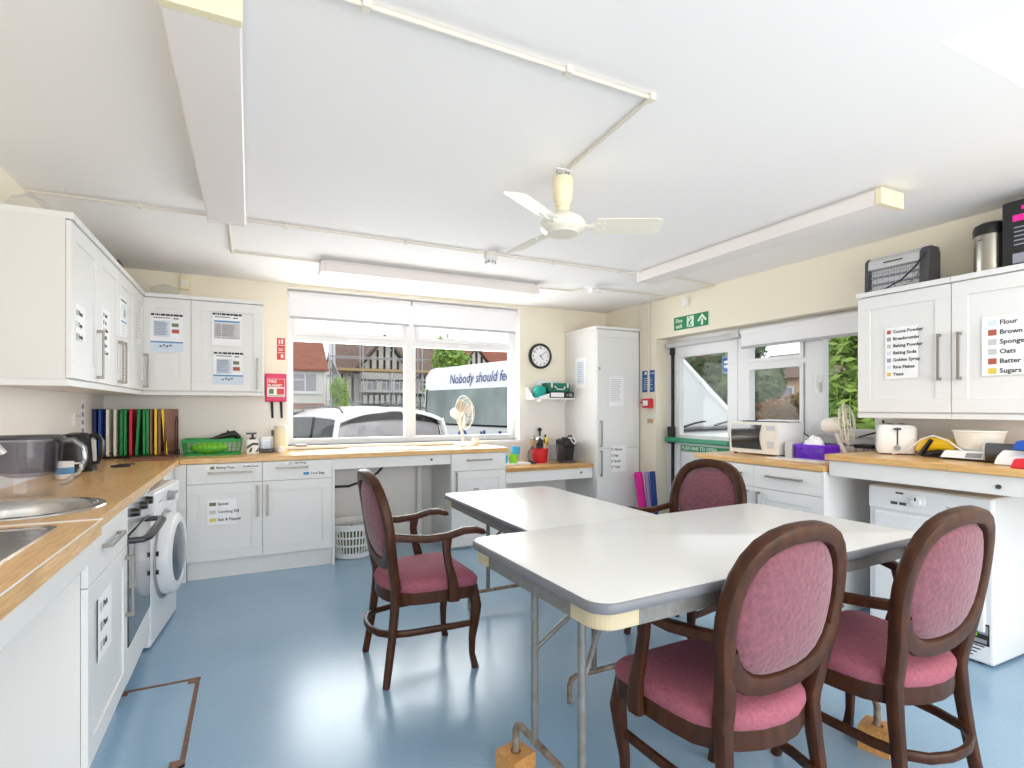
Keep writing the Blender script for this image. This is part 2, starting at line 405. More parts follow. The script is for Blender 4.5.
# door and window in the right wall
FX = 4.03; F = RIGHT(FX)
b = MB()
casement(b, F, -RYD, -RY0, RS, RZ1, .06, 0, .06)
ym = 2.80; b.ob(F, -ym - .0, -ym + .11, RS, RZ1, 0, .065)
b.ob(F, -RYD + .05, -ym, 1.645, 1.72, 0, .062)
casement(b, F, -RYD + .055, -ym - .005, 1.09, 1.665, .03, .01, .078); casement(b, F, -RYD + .055, -ym - .005, 1.70, 1.97, .03, .01, .078)
casement(b, F, -ym + .105, -RY0 - .055, 1.09, 1.965, .055, .01, .078)
w2 = struct(b.build('window_2', 'upvc', smooth=False))
b = MB(); b.ob(F, -RYD + .06, -ym, 1.1, 1.96, .03, .034); b.ob(F, -ym + .11, -RY0 - .06, 1.1, 1.96, .03, .034); b.build('pane', 'pane', w2, smooth=False)
b = MB(); b.ob(F, -ym + .115, -ym + .14, 1.42, 1.5, .078, .1); b.ob(F, -ym + .12, -ym + .135, 1.45, 1.56, .1, .115); b.build('window_handle', 'white', w2)
b = MB(); b.box(XR - .03, 3.975, RY0, RYD - .02, RS - .03, RS); struct(b.build('trim_6', 'trimwhite', smooth=False, bevel=.004))
b = MB(); b.box(3.965, XR + .24, RYD - .055, RYD - .005, 0, RZ1)
struct(b.build('trim_7', 'upvc', smooth=False))
blind('white roller blind pulled halfway over the garden window beside the exit door', RIGHT(3.95), -RYD + .02, -RY0 - .02, 2.005, 1.84)

b = MB(); casement(b, F, -RY1, -RYD, -.06, 2.019, .06, 0, .06)
d1 = struct(b.build('door_1', 'upvc', smooth=False))
dl, dr, = -RY1 + .06, -RYD - .055
b = MB(); casement(b, F, dl + .02, dr, .01, 1.93, .11, .01, .065)
b.ob(F, dl + .1, dr - .1, .9, 1.03, .01, .064); b.ob(F, dl + .1, dr - .1, .1, .92, .02, .045)
lf = b.build('door_leaf', 'upvc', d1, smooth=False)
b = MB(); b.ob(F, dl + .12, dr - .1, 1.02, 1.83, .03, .035); b.build('pane', 'pane', lf, smooth=False)
b = MB(); b.ob(F, dl + .028, dl + .058, .02, 1.925, .066, .088); b.ob(F, dl + .02, dl + .066, 1.85, 1.925, .064, .1); b.build('bolt_rod', 'blackmat', d1, smooth=False, bevel=.004)
b = MB(); b.ob(F, dl + .015, dl + .075, .93, 1.11, .065, .13); b.ob(F, dr - .05, dr - .0, .92, 1.03, .065, .12); b.build('push_bar_bracket', 'black', d1, smooth=False, bevel=.01)
b = MB(); b.ob(F, dl + .0, dr - .02, .95, 1.0, .11, .155); b.build('push_bar', 'bargreen', d1, smooth=False, bevel=.014)
b = MB(); b.ob(F, dl + .15, dr - .08, .868, .925, .066, .069); b.mi = 1
b.text('PUSH BAR TO OPEN', .05, F, dl + .165, .881, .0692, xs=1.0, bold=.001)
b.build('notice', ['green', 'glow'], d1, smooth=False)
b = MB(); b.ob(F, -RY1 + .03, -RYD - .06, 1.925, 1.975, .062, .105); b.ob(F, -RYD - .075, -RYD + .01, 1.93, 2.0, .062, .13)
b.build('door_closer_rail', 'ltgrey', d1, smooth=False, bevel=.006)
b = MB(); b.box(XL, XL + .02, YR, .2, 0, .1); struct(b.build('baseboard_left', 'trimwhite', smooth=False))
# metal floor strip of the access cover
b = MB()
for (x0, x1, y0, y1) in ((-.54, -.212, 2.966, 2.982), (-.232, -.214, 2.262, 2.98), (-.54, -.212, 2.262, 2.278)): b.box(x0, x1, y0, y1, .0, .003)
for (x, y) in ((-.242, 2.952), (-.242, 2.29), (-.52, 2.952)): b.box(x - .022, x + .022, y - .02, y + .02, 0, .0035)
tag(b.build('floor_access_frame', 'rust', smooth=False), 'worn brown metal edging of an access cover let into the blue floor', 'floor frame')

# ------------------------------------------------------------------ cabinets
def shaker(b, F, a0, a1, z0, z1, c0=0, t=.02, w=.075, rec=.007):
    g = .0015; a0 += g; a1 -= g; z0 += g; z1 -= g
    if a1 - a0 < .24: w = .05
    b.ob(F, a0, a1, z0, z0 + w, c0, c0 + t); b.ob(F, a0, a1, z1 - w, z1, c0, c0 + t)
    b.ob(F, a0, a0 + w, z0 + w, z1 - w, c0, c0 + t); b.ob(F, a1 - w, a1, z0 + w, z1 - w, c0, c0 + t)
    b.ob(F, a0 + w, a1 - w, z0 + w, z1 - w, c0, c0 + t - rec)
def bar_handle(parent, F, a, z, L, vert=True, c=.02, m='handle', out=.032):
    b = MB(); r = .0065
    if vert:
        b.ob(F, a - r, a + r, z - L / 2, z + L / 2, c + out - .01, c + out)
        for s in (-1, 1): b.ob(F, a - r, a + r, z + s * (L / 2 - .008) - .008, z + s * (L / 2 - .008) + .008, c, c + out - .01)
    else:
        b.ob(F, a - L / 2, a + L / 2, z - r, z + r, c + out - .01, c + out)
        for s in (-1, 1): b.ob(F, a + s * (L / 2 - .008) - .008, a + s * (L / 2 - .008) + .008, z - r, z + r, c, c + out - .01)
    return b.build('handle', m, parent, smooth=False, bevel=.0015)
def door_part(parent, F, a0, a1, z0, z1, **k):
    b = MB(); shaker(b, F, a0, a1, z0, z1, **k)
    return b.build('door', 'cab', parent, smooth=False, bevel=.0015)
def drawer_part(parent, F, a0, a1, z0, z1, c0=0):
    g = .0015; b = MB(); b.ob(F, a0 + g, a1 - g, z0 + g, z1 - g, c0, c0 + .02)
    return b.build('drawer', 'cab', parent, smooth=False, bevel=.002)
def panel_part(name, parent, F, a0, a1, z0, z1, c0, c1, m='carcase', bevel=.001):
    b = MB(); b.ob(F, a0, a1, z0, z1, c0, c1); return b.build(name, m, parent, smooth=False, bevel=bevel)
def sheet(parent, F, a0, z0, w, h, items, c=.0203, name='label_sheet', base='paper'):
    """items: (kind, x, y, ...) measured from the lower left of the sheet"""
    b = MB(); mats = [base]
    b.ob(F, a0, a0 + w, z0, z0 + h, c, c + .0006)
    def mi(m):
        if m not in mats: mats.append(m)
        return mats.index(m)
    for it in items:
        if it[0] == 'bar':
            _, x, y, ww, hh, m = it; b.mi = mi(m); b.ob(F, a0 + x, a0 + x + ww, z0 + y, z0 + y + hh, c + .0007, c + .0010)
        else:
            _, x, y, s, txt, m = it; b.mi = mi(m); b.text(txt, s, F, a0 + x, z0 + y, c + .0012, bold=.0006)
    return b.build(name, mats, parent, smooth=False)
def lines(x, y0, w, n, dy, h=.004, m='greyink'):
    return [('bar', x, y0 - i * dy, w * random.uniform(.75, 1), h, m) for i in range(n)]
def poster(pic=True, w=.21, h=.29):
    it = []
    x = .0
    for ww in (.022, .006, .014, .008, .03, .026, .018, .034, .024): it.append(('bar', x + .004, h - .018, ww, .016, 'ink')); x += ww + .0035
    it += [('bar', .02, h - .036, .11, .006, 'ink'), ('bar', .15, h - .04, .035, .008, 'ink')]
    if pic:
        it += [('bar', .02, h - .18, .11, .125, 'paleblue')] + lines(.026, h - .07, .096, 9, .012)
        it += [('bar', .14, h - .1, .045, .028, 'greenpic'), ('bar', .14, h - .15, .05, .03, 'redpic')]
        it += [('bar', 0, .072, w, .012, 'blueink'), ('bar', 0, .004, w, .066, 'paleblue')] + [('bar', .06 + i * .022, .04 + (i % 2) * .008, .014, .012, 'ink') for i in range(4)]
    else:
        it += [('bar', .015, h - .075, w - .03, .014, 'blueink'), ('bar', .015, h - .2, .05, .12, 'ltgrey'), ('bar', .07, h - .2, w - .085, .12, 'ltgrey')] + lines(.022, h - .1, w - .05, 7, .014)
        it += [('bar', .015, h - .206, w - .03, .006, 'grey')]
    return it
def words(ws, dy, s, x, y0, cols, pw=.03):
    it = []
    for i, wd in enumerate(ws):
        it.append(('t', x, y0 - i * dy, s, wd, 'ink'))
        if cols: it.append(('bar', x - pw - .012, y0 - i * dy - .004, pw, s * .9, cols[i % len(cols)]))
    return it

Z0, Z1 = 1.40, 2.19
def wall_unit(label, F, a0, a1, doors, depth, group, endl=False, endr=False):
    """doors: (a0, a1, handle a or None, sheets)"""
    t = thing('wall_cabinet', label, 'cabinet', F.pt((a0 + a1) / 2, Z0, -depth / 2), 0, group)
    panel_part('body', t, F, a0, a1, Z0 + .03, Z1 - .03, -depth, -.001)
    panel_part('cornice', t, F, a0, a1, Z1 - .03, Z1, -depth, .028, 'cab', .002)
    panel_part('pelmet', t, F, a0, a1, Z0, Z0 + .03, -depth, .012, 'cab', .002)
    for (p, q, hd, sh) in doors:
        d = door_part(t, F, p, q, Z0 + .035, Z1 - .035)
        if hd is not None: bar_handle(d, F, hd, 1.585, .26)
        for s in sh: sheet(d, F, *s)
    return t
F = LEFT(-.75); g = 'wall cabinets on the left wall'
small = lambda ws: words(ws, .085, .04, .05, .26, ['greyink', 'ltgrey'])
wall_unit('white wall cabinet nearest the camera on the left wall, short three line label', F, 3.065, 3.57, [(3.065, 3.57, 3.525, [(3.13, 1.625, .165, .165, words(['Plates', 'Cups', 'Bowls'], .055, .03, .045, .115, ['greyink', 'ltgrey'], .022))])], .30, g)
w = wall_unit('white double wall cabinet with a tall diagram poster, middle of the left wall', F, 3.57, 4.575,
    [(3.57, 4.07, 4.03, [(3.63, 1.585, .18, .27, words(['Sugar', 'Tea', 'Coffee', 'Milk', 'Juice', 'Cereal'], .042, .028, .055, .225, ['greyink', 'redpic', 'ltgrey'], .02))]),
     (4.075, 4.575, 4.12, [(4.085, 1.755, .2, .25, [('bar', .02, .225, .16, .01, 'ink'), ('bar', .05, .12, .11, .09, 'paleblue'), ('bar', .12, .13, .03, .05, 'ink'), ('bar', .03, .09, .15, .012, 'blueink')] + lines(.03, .07, .14, 4, .018)),
                           (4.17, 1.445, .18, .25, lines(.03, .22, .12, 9, .022))])], .30, g)
wall_unit('white narrow wall cabinet at the inner end of the left wall, grey edged list', F, 4.575, 4.946, [(4.575, 4.94, 4.9, [(4.60, 1.765, .18, .22, [('bar', 0, 0, .012, .22, 'grey')] + lines(.03, .2, .13, 8, .022))])], .30, g)
F = BACK(4.95); g = 'wall cabinets on the window wall'
wall_unit('white corner wall cabinet with one food poster, left of the wider poster cabinet', F, -.748, -.42, [(-.735, -.42, None, [(-.69, 1.735, .215, .3, poster(True, .215, .3))])], .295, g)
wall_unit('white wall cabinet with two posters on its door, beside the fire blanket', F, -.42, .105, [(-.42, .10, .055, [(-.275, 1.805, .215, .265, poster(False, .215, .265)), (-.265, 1.485, .215, .27, poster(True, .215, .27))])], .295, g)

# tall larder
F = BACK(4.64)
t = thing('larder_cabinet', 'tall white two door larder cabinet standing in the corner right of the clock', 'cabinet', (3.53, 4.95, 0))
panel_part('body', t, F, 3.25, 3.805, .0, 2.13, -.60, -.001)
panel_part('cornice', t, F, 3.24, 3.812, 2.13, 2.16, -.60, .028, 'cab', .002)
d = door_part(t, F, 3.252, 3.803, .875, 2.125); bar_handle(d, F, 3.295, 1.03, .27); sheet(d, F, 3.40, 1.32, .19, .31, lines(.02, .28, .15, 13, .019))
b = MB(); b.ob(F, 3.262, 3.285, 1.70, 1.725, .02, .034); b.build('catch', 'steel', d, smooth=False)
d = door_part(t, F, 3.252, 3.803, .14, .87); bar_handle(d, F, 3.295, .72, .27)
sheet(d, F, 3.43, .62, .2, .28, words(['Glasses', 'Jugs', 'Bowls', 'Trays'], .062, .034, .04, .23, ['ltgrey']))
panel_part('plinth', t, F, 3.255, 3.80, 0, .135, -.55, -.045)
Fs = LEFT(3.25); Fs = Fr((3.25, 0, 0), (0, -1, 0), (-1, 0, 0))
sheet(t, Fs, -5.03, 1.52, .2, .33, [('bar', .03, .04, .14, .25, 'paleblue')] + lines(.04, .27, .12, 9, .025, m='ink'), c=.0005, name='notice')

# back wall base units
F = BACK(4.66)
def base_unit(name, label, F, units, depth, ztop, zd, zp, group=None, end=None, open_top=False):
    a0, a1 = units[0][0], units[-1][1]
    t = thing(name, label, 'cabinet', F.pt((a0 + a1) / 2, 0, -depth / 2), 0, group)
    if open_top:
        b = MB(); b.ob(F, a0, a0 + .016, zp, ztop, -depth, -.001); b.ob(F, a1 - .016, a1, zp, ztop, -depth, -.001); b.ob(F, a0 + .016, a1 - .016, zp, .7, -depth, -.001); b.build('body', 'carcase', t, smooth=False)
    else: panel_part('body', t, F, a0, a1, zp, ztop, -depth, -.001)
    panel_part('plinth', t, F, a0, a1, 0, zp - .004, -depth + .1, -.02, 'cab')
    for (p, q, dh, vh, sh, dsh, locks) in units:
        dr_ = drawer_part(t, F, p, q, zd, ztop - .004); bar_handle(dr_, F, *dh, False)
        for s in dsh: sheet(dr_, F, *s)
        do = door_part(t, F, p, q, zp, zd); bar_handle(do, F, *vh)
        for s in sh: sheet(do, F, *s)
    if end: panel_part('end_panel', t, F, *end, 0, ztop, -depth, .022, 'cab')
    return t
g = 'base cabinets under the window worktop'
base_unit('base_cabinet', 'white base cabinet with spice, oil and salt labels, nearest the washing machine', F,
    [(-.425, .087, (-.135, .806, .30), (.055, .575, .24), [(-.29, .41, .20, .195, words(['Spices', 'Cooking Oil', 'Salt & Pepper'], .06, .029, .07, .15, ['greenpic', 'ltgrey', 'yellowpic'], .045))],
      [(-.30, .832, .2, .03, words(['Baking Trays'], .1, .024, .07, .006, ['greenpic'])), (-.06, .836, .12, .026, words(['Cooling Rack'], .1, .02, .01, .005, None))], None)], .57, .88, .724, .14, g)
base_unit('base_cabinet', 'white base cabinet with plain door and two drawer labels, left of the window kneehole', F,
    [(.087, .612, (.305, .822, .24), (.125, .575, .24), [], [(.25, .845, .16, .026, words(['Foil Wrap'], .1, .022, .07, .005, ['ltgrey'])), (.385, .755, .2, .034, words(['Food Bags'], .1, .026, .06, .006, ['blueink'], .045))], None)], .57, .88, .724, .14, g, end=(.612, .632))
base_unit('base_cabinet', 'white base cabinet under the desk fan, right of the window kneehole', F,
    [(1.655, 2.205, (1.93, .815, .25), (1.70, .59, .24), [(1.86, .535, .14, .02, words(['Dishes'], .1, .02, .012, .003, None))], [], None)], .57, .88, .716, .02, g)
# apron panels with a lock
def apron(label, F, a0, a1, z0, z1, lk, depth=.03):
    t = thing('worktop_apron', label, 'panel', F.pt((a0 + a1) / 2, z0, 0)); panel_part('board', t, F, a0, a1, z0, z1, -depth, 0, 'cab', .002)
    b = MB(); b.cyl(F.pt(lk[0], lk[1], 0), F.pt(lk[0], lk[1], .006), .011); b.build('lock', 'darkgrey', t)
    return t
apron('white apron panel with round lock under the window worktop', BACK(4.655), .634, 1.653, .786, .878, (1.47, .835))
# worktops
def top(name, label, pts, z0, z1, m):
    b = MB(); b.loft([[(x, y, z0) for x, y in pts], [(x, y, z1) for x, y in pts]])
    return tag(b.build(name, m, smooth=False, bevel=.004), label, 'worktop')
def rect_ring(cx, cy, r, x0, x1, y0, y1, z, n=48):
    out, inn = [], []
    cs = sorted(math.atan2(y - cy, x - cx) % (2 * PI) for x in (x0, x1) for y in (y0, y1))
    ang = sorted([2 * PI * i / n for i in range(n)] + cs)
    for t_ in ang:
        c, s_ = math.cos(t_), math.sin(t_)
        k = min(((x1 - cx) / c if c > 1e-9 else (x0 - cx) / c if c < -1e-9 else 1e9), ((y1 - cy) / s_ if s_ > 1e-9 else (y0 - cy) / s_ if s_ < -1e-9 else 1e9))
        out.append((cx + c * k, cy + s_ * k, z)); inn.append((cx + c * r, cy + s_ * r, z))
    return out, inn
b = MB()
o0, i0 = rect_ring(-.755, 2.60, .215, XL + .006, -.47, 2.262, 2.95, .88); o1, i1 = rect_ring(-.755, 2.60, .215, XL + .006, -.47, 2.262, 2.95, .92)
b.loft([i0, o0, o1, i1], closed=True)
b.box(XL + .006, -.47, 2.95, YB - .006, .88, .92)
tag(b.build('worktop', 'oaky', smooth=False), 'long oak worktop along the left wall and round the corner over the oven', 'worktop')
top('worktop', 'oak worktop under the car park window', [(-.469, 4.632), (2.225, 4.632), (2.225, YB - .006), (-.469, YB - .006)], .88, .92, 'oakx')
top('worktop', 'lower oak desk worktop holding the cups, left of the larder', [(2.232, 4.68), (3.245, 4.68), (3.245, YB - .006), (2.232, YB - .006)], .675, .715, 'oakx')
apron('white apron panel with round lock under the low oak desk', BACK(4.695), 2.232, 3.245, .565, .673, (3.10, .628))
b = MB(); b.box(2.234, 2.252, 4.72, 5.24, 0, .674); tag(b.build('desk_side_panel', 'carcase', smooth=False), 'white panel holding the left end of the low oak desk', 'panel')
# cooking hob plate on the window worktop
t = thing('white_hob', 'flat white plate with steel edge set on the window worktop', 'hob', (1.12, 4.9, .92))
b = MB(); b.box(.80, 1.48, 4.72, 5.12, .9203, .926); b.build('rim', 'steel', t, smooth=False, bevel=.001)
b = MB(); b.box(.806, 1.474, 4.726, 5.114, .926, .931); b.build('plate', 'white', t, smooth=False, bevel=.001)

# left wall base run
FL = LEFT(-.5)
t = base_unit('base_cabinet', 'white base cabinet with drawer between the sink kneehole and the oven', FL,
    [(2.20, 2.835, (2.51, .80, .25), (2.79, .535, .26), [(2.33, .40, .2, .23, words(['Pots', 'Pans', 'Lids'], .07, .036, .07, .175, ['ltgrey', 'greyink']))], [], None)], .54, .875, .703, .1, None, None, True)
# built in oven
t = thing('built_in_oven', 'built in oven with black knobs and black door handle left of the washing machine', 'oven', FL.pt(3.12, 0, -.27))
panel_part('body', t, FL, 2.838, 3.405, .22, .875, -.54, -.002, 'carcase')
panel_part('control_panel', t, FL, 2.84, 3.403, .745, .872, 0, .02, 'mirrorsteel')
for y in (2.94, 3.14, 3.3):
    b = MB(); b.cyl(FL.pt(y, .825, .02), FL.pt(y, .825, .05), .021, 16, .018); b.build('knob', 'black', t)
panel_part('glass_door', t, FL, 2.84, 3.403, .25, .738, 0, .024, 'ovenglass', .003)
b = MB(); b.sweep([FL.pt(2.86, .715, .02), FL.pt(2.862, .715, .07), FL.pt(2.90, .715, .085), FL.pt(3.12, .715, .088), FL.pt(3.34, .715, .085), FL.pt(3.38, .715, .07), FL.pt(3.382, .715, .02)], (.013, .02), 10, .7, side=(0, 0, 1)); b.build('door_handle', 'black', t)
panel_part('lower_panel', t, FL, 2.84, 3.403, .09, .245, -.54, .018, 'cab')
for y in (2.9, 3.36):
    b = MB(); b.cyl(FL.pt(y, 0, -.06), FL.pt(y, .09, -.06), .02); b.build('foot', 'ltgrey', t)
# washing machine
FW = Fr((-.478, 3.425, 0), (.095, .9955, 0), (.9955, -.095, 0))
t = thing('washing_machine', 'white front loading washing machine with round glass door under the left worktop', 'washing machine', FW.pt(.3, 0, -.26))
panel_part('body', t, FW, 0, .595, .012, .845, -.50, 0, 'enamel', .012)
panel_part('control_panel', t, FW, .005, .59, .715, .842, -.01, .016, 'enamel', .01)
b = MB(); b.cyl(FW.pt(.30, .785, .016), FW.pt(.30, .785, .05), .03, 20, .025); b.build('knob', 'grey', t)
for i in range(4):
    b = MB(); b.ob(FW, .40 + i * .035, .42 + i * .035, .77, .785, .016, .022); b.build('button', 'grey', t, smooth=False)
b = MB(); b.ob(FW, .09, .17, .775, .782, .016, .0175); b.build('badge', 'grey', t, smooth=False)
b = MB(); c = FW.pt(.30, .45, 0); ax = FW.n
b.lathe([(.232, 0), (.236, .03), (.228, .062), (.20, .078), (.172, .074), (.16, .05), (.16, 0)], c, 44, ax); dr_ = b.build('door', 'enamel', t)
b = MB(); b.lathe([(.001, .098), (.06, .096), (.12, .086), (.165, .072), (.172, .05), (.001, .02)], c, 44, ax); b.build('door_glass', 'porthole', dr_)
b = MB(); b.lathe([(.255, 0), (.253, .008), (.238, .01), (.236, 0)], c, 44, ax); b.build('door_seal', 'grey', t)
for z in (.40, .50):
    b = MB(); b.ob(FW, .06, .08, z - .012, z + .012, .0, .022); b.build('hinge', 'black', t, smooth=False)
for y in (.05, .54):
    b = MB(); b.cyl(FW.pt(y, 0, -.05), FW.pt(y, .012, -.05), .02); b.build('foot', 'black', t)
b = MB(); b.ob(LEFT(-.5), 4.08, 4.64, .0, .877, -.018, 0); b.box(-.5, -.427, 4.645, 4.66, 0, .877)
tag(b.build('corner_filler_panel', 'cab', smooth=False), 'plain white filler panel in the corner beside the washing machine', 'panel')
# sink run
b = MB(); SY = 2.258
sx0, sx1, sy0, sy1 = -.95, -.56, 1.45, 2.17
for (x0, x1, y0, y1) in ((XL + .006, sx0, .2, SY), (sx1, -.455, .2, SY), (sx0, sx1, .2, sy0), (sx0, sx1, sy1, SY)): b.box(x0, x1, y0, y1, .868, .921)
tag(b.build('worktop', 'oaky', smooth=False), 'oak worktop section around the square sink nearest the camera', 'worktop')
b = MB(); b.box(XL + .006, -.45, SY - .014, SY + .004, .9212, .9235); b.box(-.4555, -.4535, .2, SY, .9185, .9222); tag(b.build('worktop_edge_strip', 'white', smooth=False), 'thin white joint strip between the sink worktop and the long left worktop', 'trim strip')
t = thing('square_sink', 'square steel sink let into the worktop nearest the camera', 'sink', (-.755, 1.81, .92))
def rr(x0, x1, y0, y1, r, z, n=5):
    p = []
    for (cx, cy, a) in ((x1 - r, y1 - r, 0), (x0 + r, y1 - r, 90), (x0 + r, y0 + r, 180), (x1 - r, y0 + r, 270)):
        for i in range(n + 1):
            t_ = math.radians(a + 90 * i / n); p.append((cx + r * math.cos(t_), cy + r * math.sin(t_), z))
    return p
b = MB(); b.loft([rr(sx0 - .015, sx1 + .012, sy0 - .015, sy1 + .012, .03, .9212), rr(sx0 - .015, sx1 + .012, sy0 - .015, sy1 + .012, .03, .925), rr(sx0 + .005, sx1 - .005, sy0 + .005, sy1 - .005, .05, .925), rr(sx0 + .012, sx1 - .012, sy0 + .012, sy1 - .012, .06, .90), rr(sx0 + .03, sx1 - .03, sy0 + .03, sy1 - .03, .07, .77), rr(sx0 + .09, sx1 - .09, sy0 + .09, sy1 - .09, .05, .755)])
b.build('bowl', 'sink', t)
b = MB(); b.cyl((-.755, 1.81, .755), (-.755, 1.81, .759), .04, 20); b.build('drain', 'chrome', t)
apron('white apron panel with round lock below the square sink', LEFT(-.475), .2, 2.196, .785, .866, (.5, .825))
t = thing('round_sink', 'round polished steel hand basin let into the left oak worktop', 'sink', (-.755, 2.60, .92))
b = MB(); b.lathe([(.245, .0006), (.243, .006), (.22, .0075), (.211, .0), (.203, -.03), (.18, -.12), (.14, -.15), (.03, -.155), (.001, -.155), (.001, -.158), (.145, -.154), (.185, -.122), (.206, -.03), (.214, -.0), (.214, .0006)], (-.755, 2.60, .92), 48); b.build('bowl', 'sink', t)
b = MB(); b.lathe([(.001, 0), (.035, 0), (.035, .004), (.001, .004)], (-.755, 2.60, .766), 20); b.build('drain', 'chrome', t)
# ------------------------------------------------------------------ right wall run
F = RIGHT(3.2)
base_unit('base_cabinet', 'white two door base cabinet with drawers under the microwave', F,
    [(-3.165, -2.63, (-2.85, .835, .24), (-2.685, .60, .24), [], [], None), (-2.63, -2.132, (-2.39, .835, .26), (-2.585, .60, .24), [], [], None)], .6, .903, .745, .12, None, end=(-2.132, -2.115))
top('worktop', 'oak worktop under the microwave beside the exit door', [(3.178, 2.118), (XR - .007, 2.118), (XR - .007, 3.19), (3.178, 3.19)], .905, .943, 'oaky')
top('worktop', 'raised oak worktop over the tumble dryer', [(3.178, .2), (XR - .007, .2), (XR - .007, 2.114), (3.178, 2.114)], .98, 1.017, 'oaky')
apron('white apron panel with round lock above the tumble dryer', F, -2.098, -.2, .885, .978, (-1.268, .925))
g = 'wall cabinets over the toaster'
F = RIGHT(3.5); Z0, Z1 = 1.238, 2.025
def list_sheet(a, z, w, h, ws, s, dy, x):
    return (a, z, w, h, words(ws, dy, s, x, h - dy * .8, ['redpic', 'ltgrey', 'paleblue', 'greyink', 'yellowpic'], .028))
wall_unit('white wall cabinet with the cocoa and baking powder list, nearer the window', F, -2.10, -1.59,
    [(-2.095, -1.59, -1.64, [(-1.93, 1.475, .18, .31, words(['Cocoa Powder', 'Breadcrumbs', 'Baking Powder', 'Baking Soda', 'Golden Syrup', 'Rice Flakes', 'Yeast'], .0425, .026, .045, .275, ['redpic', 'greyink', 'ltgrey', 'paleblue', 'greyink', 'paleblue', 'yellowpic'], .022))])], .312, g)
wall_unit('white wall cabinet with the flour and sugar list, under the black box', F, -1.588, -1.06,
    [(-1.588, -1.06, -1.545, [(-1.45, 1.47, .24, .31, words(['Flour', 'Brown Sugar', 'Sponge Mix', 'Oats', 'Batter Mix', 'Sugars'], .05, .034, .075, .262, ['paleblue', 'redpic', 'ltgrey', 'ltgrey', 'redpic', 'yellowpic'], .036))])], .312, g)
# tumble dryer
FD = RIGHT(3.315)
t = thing('tumble_dryer', 'white tumble dryer with round knob under the raised worktop', 'tumble dryer', FD.pt(-1.63, 0, -.24))
panel_part('body', t, FD, -1.927, -1.332, .012, .85, -.49, 0, 'enamel', .012)
panel_part('control_panel', t, FD, -1.924, -1.335, .715, .845, -.01, .014, 'enamel', .008)
panel_part('drum_door', t, FD, -1.895, -1.365, .17, .700, -.004, .012, 'enamel', .02)
b = MB(); b.cyl(FD.pt(-1.66, .785, .014), FD.pt(-1.66, .785, .024), .036, 28, .034); b.cyl(FD.pt(-1.66, .785, .024), FD.pt(-1.66, .785, .046), .024, 24, .021); kn = b.build('knob', 'enamel', t)
b = MB(); b.ob(FD, -1.664, -1.656, .79, .808, .046, .048); b.build('pointer', 'darkgrey', kn, smooth=False)
b = MB(); b.ob(FD, -1.775, -1.735, .813, .823, .014, .0148); b.build('badge', 'darkgrey', t, smooth=False)
for i in range(2):
    b = MB(); b.ob(FD, -1.80 + i * .045, -1.765 + i * .045, .752, .768, .014, .0165); b.build('button', 'darkgrey', t, smooth=False)
for i in range(3):
    b = MB(); b.ob(FD, -1.53 + i * .03, -1.515 + i * .03, .772, .777, .014, .015); b.build('indicator_mark', 'grey', t, smooth=False)
b = MB(); b.ob(FD, -1.46, -1.35, .105, .215, .0, .0012); b.mi = 1; b.ob(FD, -1.455, -1.40, .175, .21, .0012, .0018); b.ob(FD, -1.455, -1.40, .145, .165, .0012, .0018)
b.mi = 2; b.ob(FD, -1.395, -1.355, .16, .205, .0012, .0018); b.ob(FD, -1.45, -1.36, .115, .135, .0012, .0018); b.build('energy_sticker', ['blackmat', 'lime', 'grey'], t, smooth=False)
b = MB()
for i in range(4): b.ob(FD, -1.52, -1.37 - i * .016, .095 - i * .018, .101 - i * .018, .0, .001)
b.build('vent', 'blackmat', t, smooth=False)
for y in (1.40, 1.87):
    for x in (3.36, 3.76):
        b = MB(); b.cyl((x, y, 0), (x, y, .013), .02); b.build('foot', 'black', t)

# ------------------------------------------------------------------ chairs
def seat_outline(s=1., n=28):
    p = []
    def add(x, y): p.append((x * s, (y - .0) * s))
    # front, rounded corners, back horseshoe (counter clockwise from front right)
    for i in range(6):
        a = math.radians(0 + 90 * i / 5); add(.205 + .05 * math.cos(a), .175 + .05 * math.sin(a))
    for i in range(6):
        a = math.radians(90 + 90 * i / 5); add(-.205 + .05 * math.cos(a), .175 + .05 * math.sin(a))
    add(-.252, .06); add(-.246, -.02)
    for i in range(11):
        a = math.radians(180 + 180 * i / 10); add(.24 * math.cos(a), -.06 + .175 * math.sin(a))
    add(.246, -.02); add(.252, .06)
    return p
def by(z): return -.203 - max(z - .42, 0) * .165
def ring(sx, sz, n=44):
    q = []
    for i in range(n):
        t_ = 2 * PI * i / n; s_, c_ = math.sin(t_), math.cos(t_)
        x = sx * math.copysign(abs(c_) ** .92, c_) * (1 + .09 * s_); z = .757 + sz * s_
        q.append((x, z))
    return q
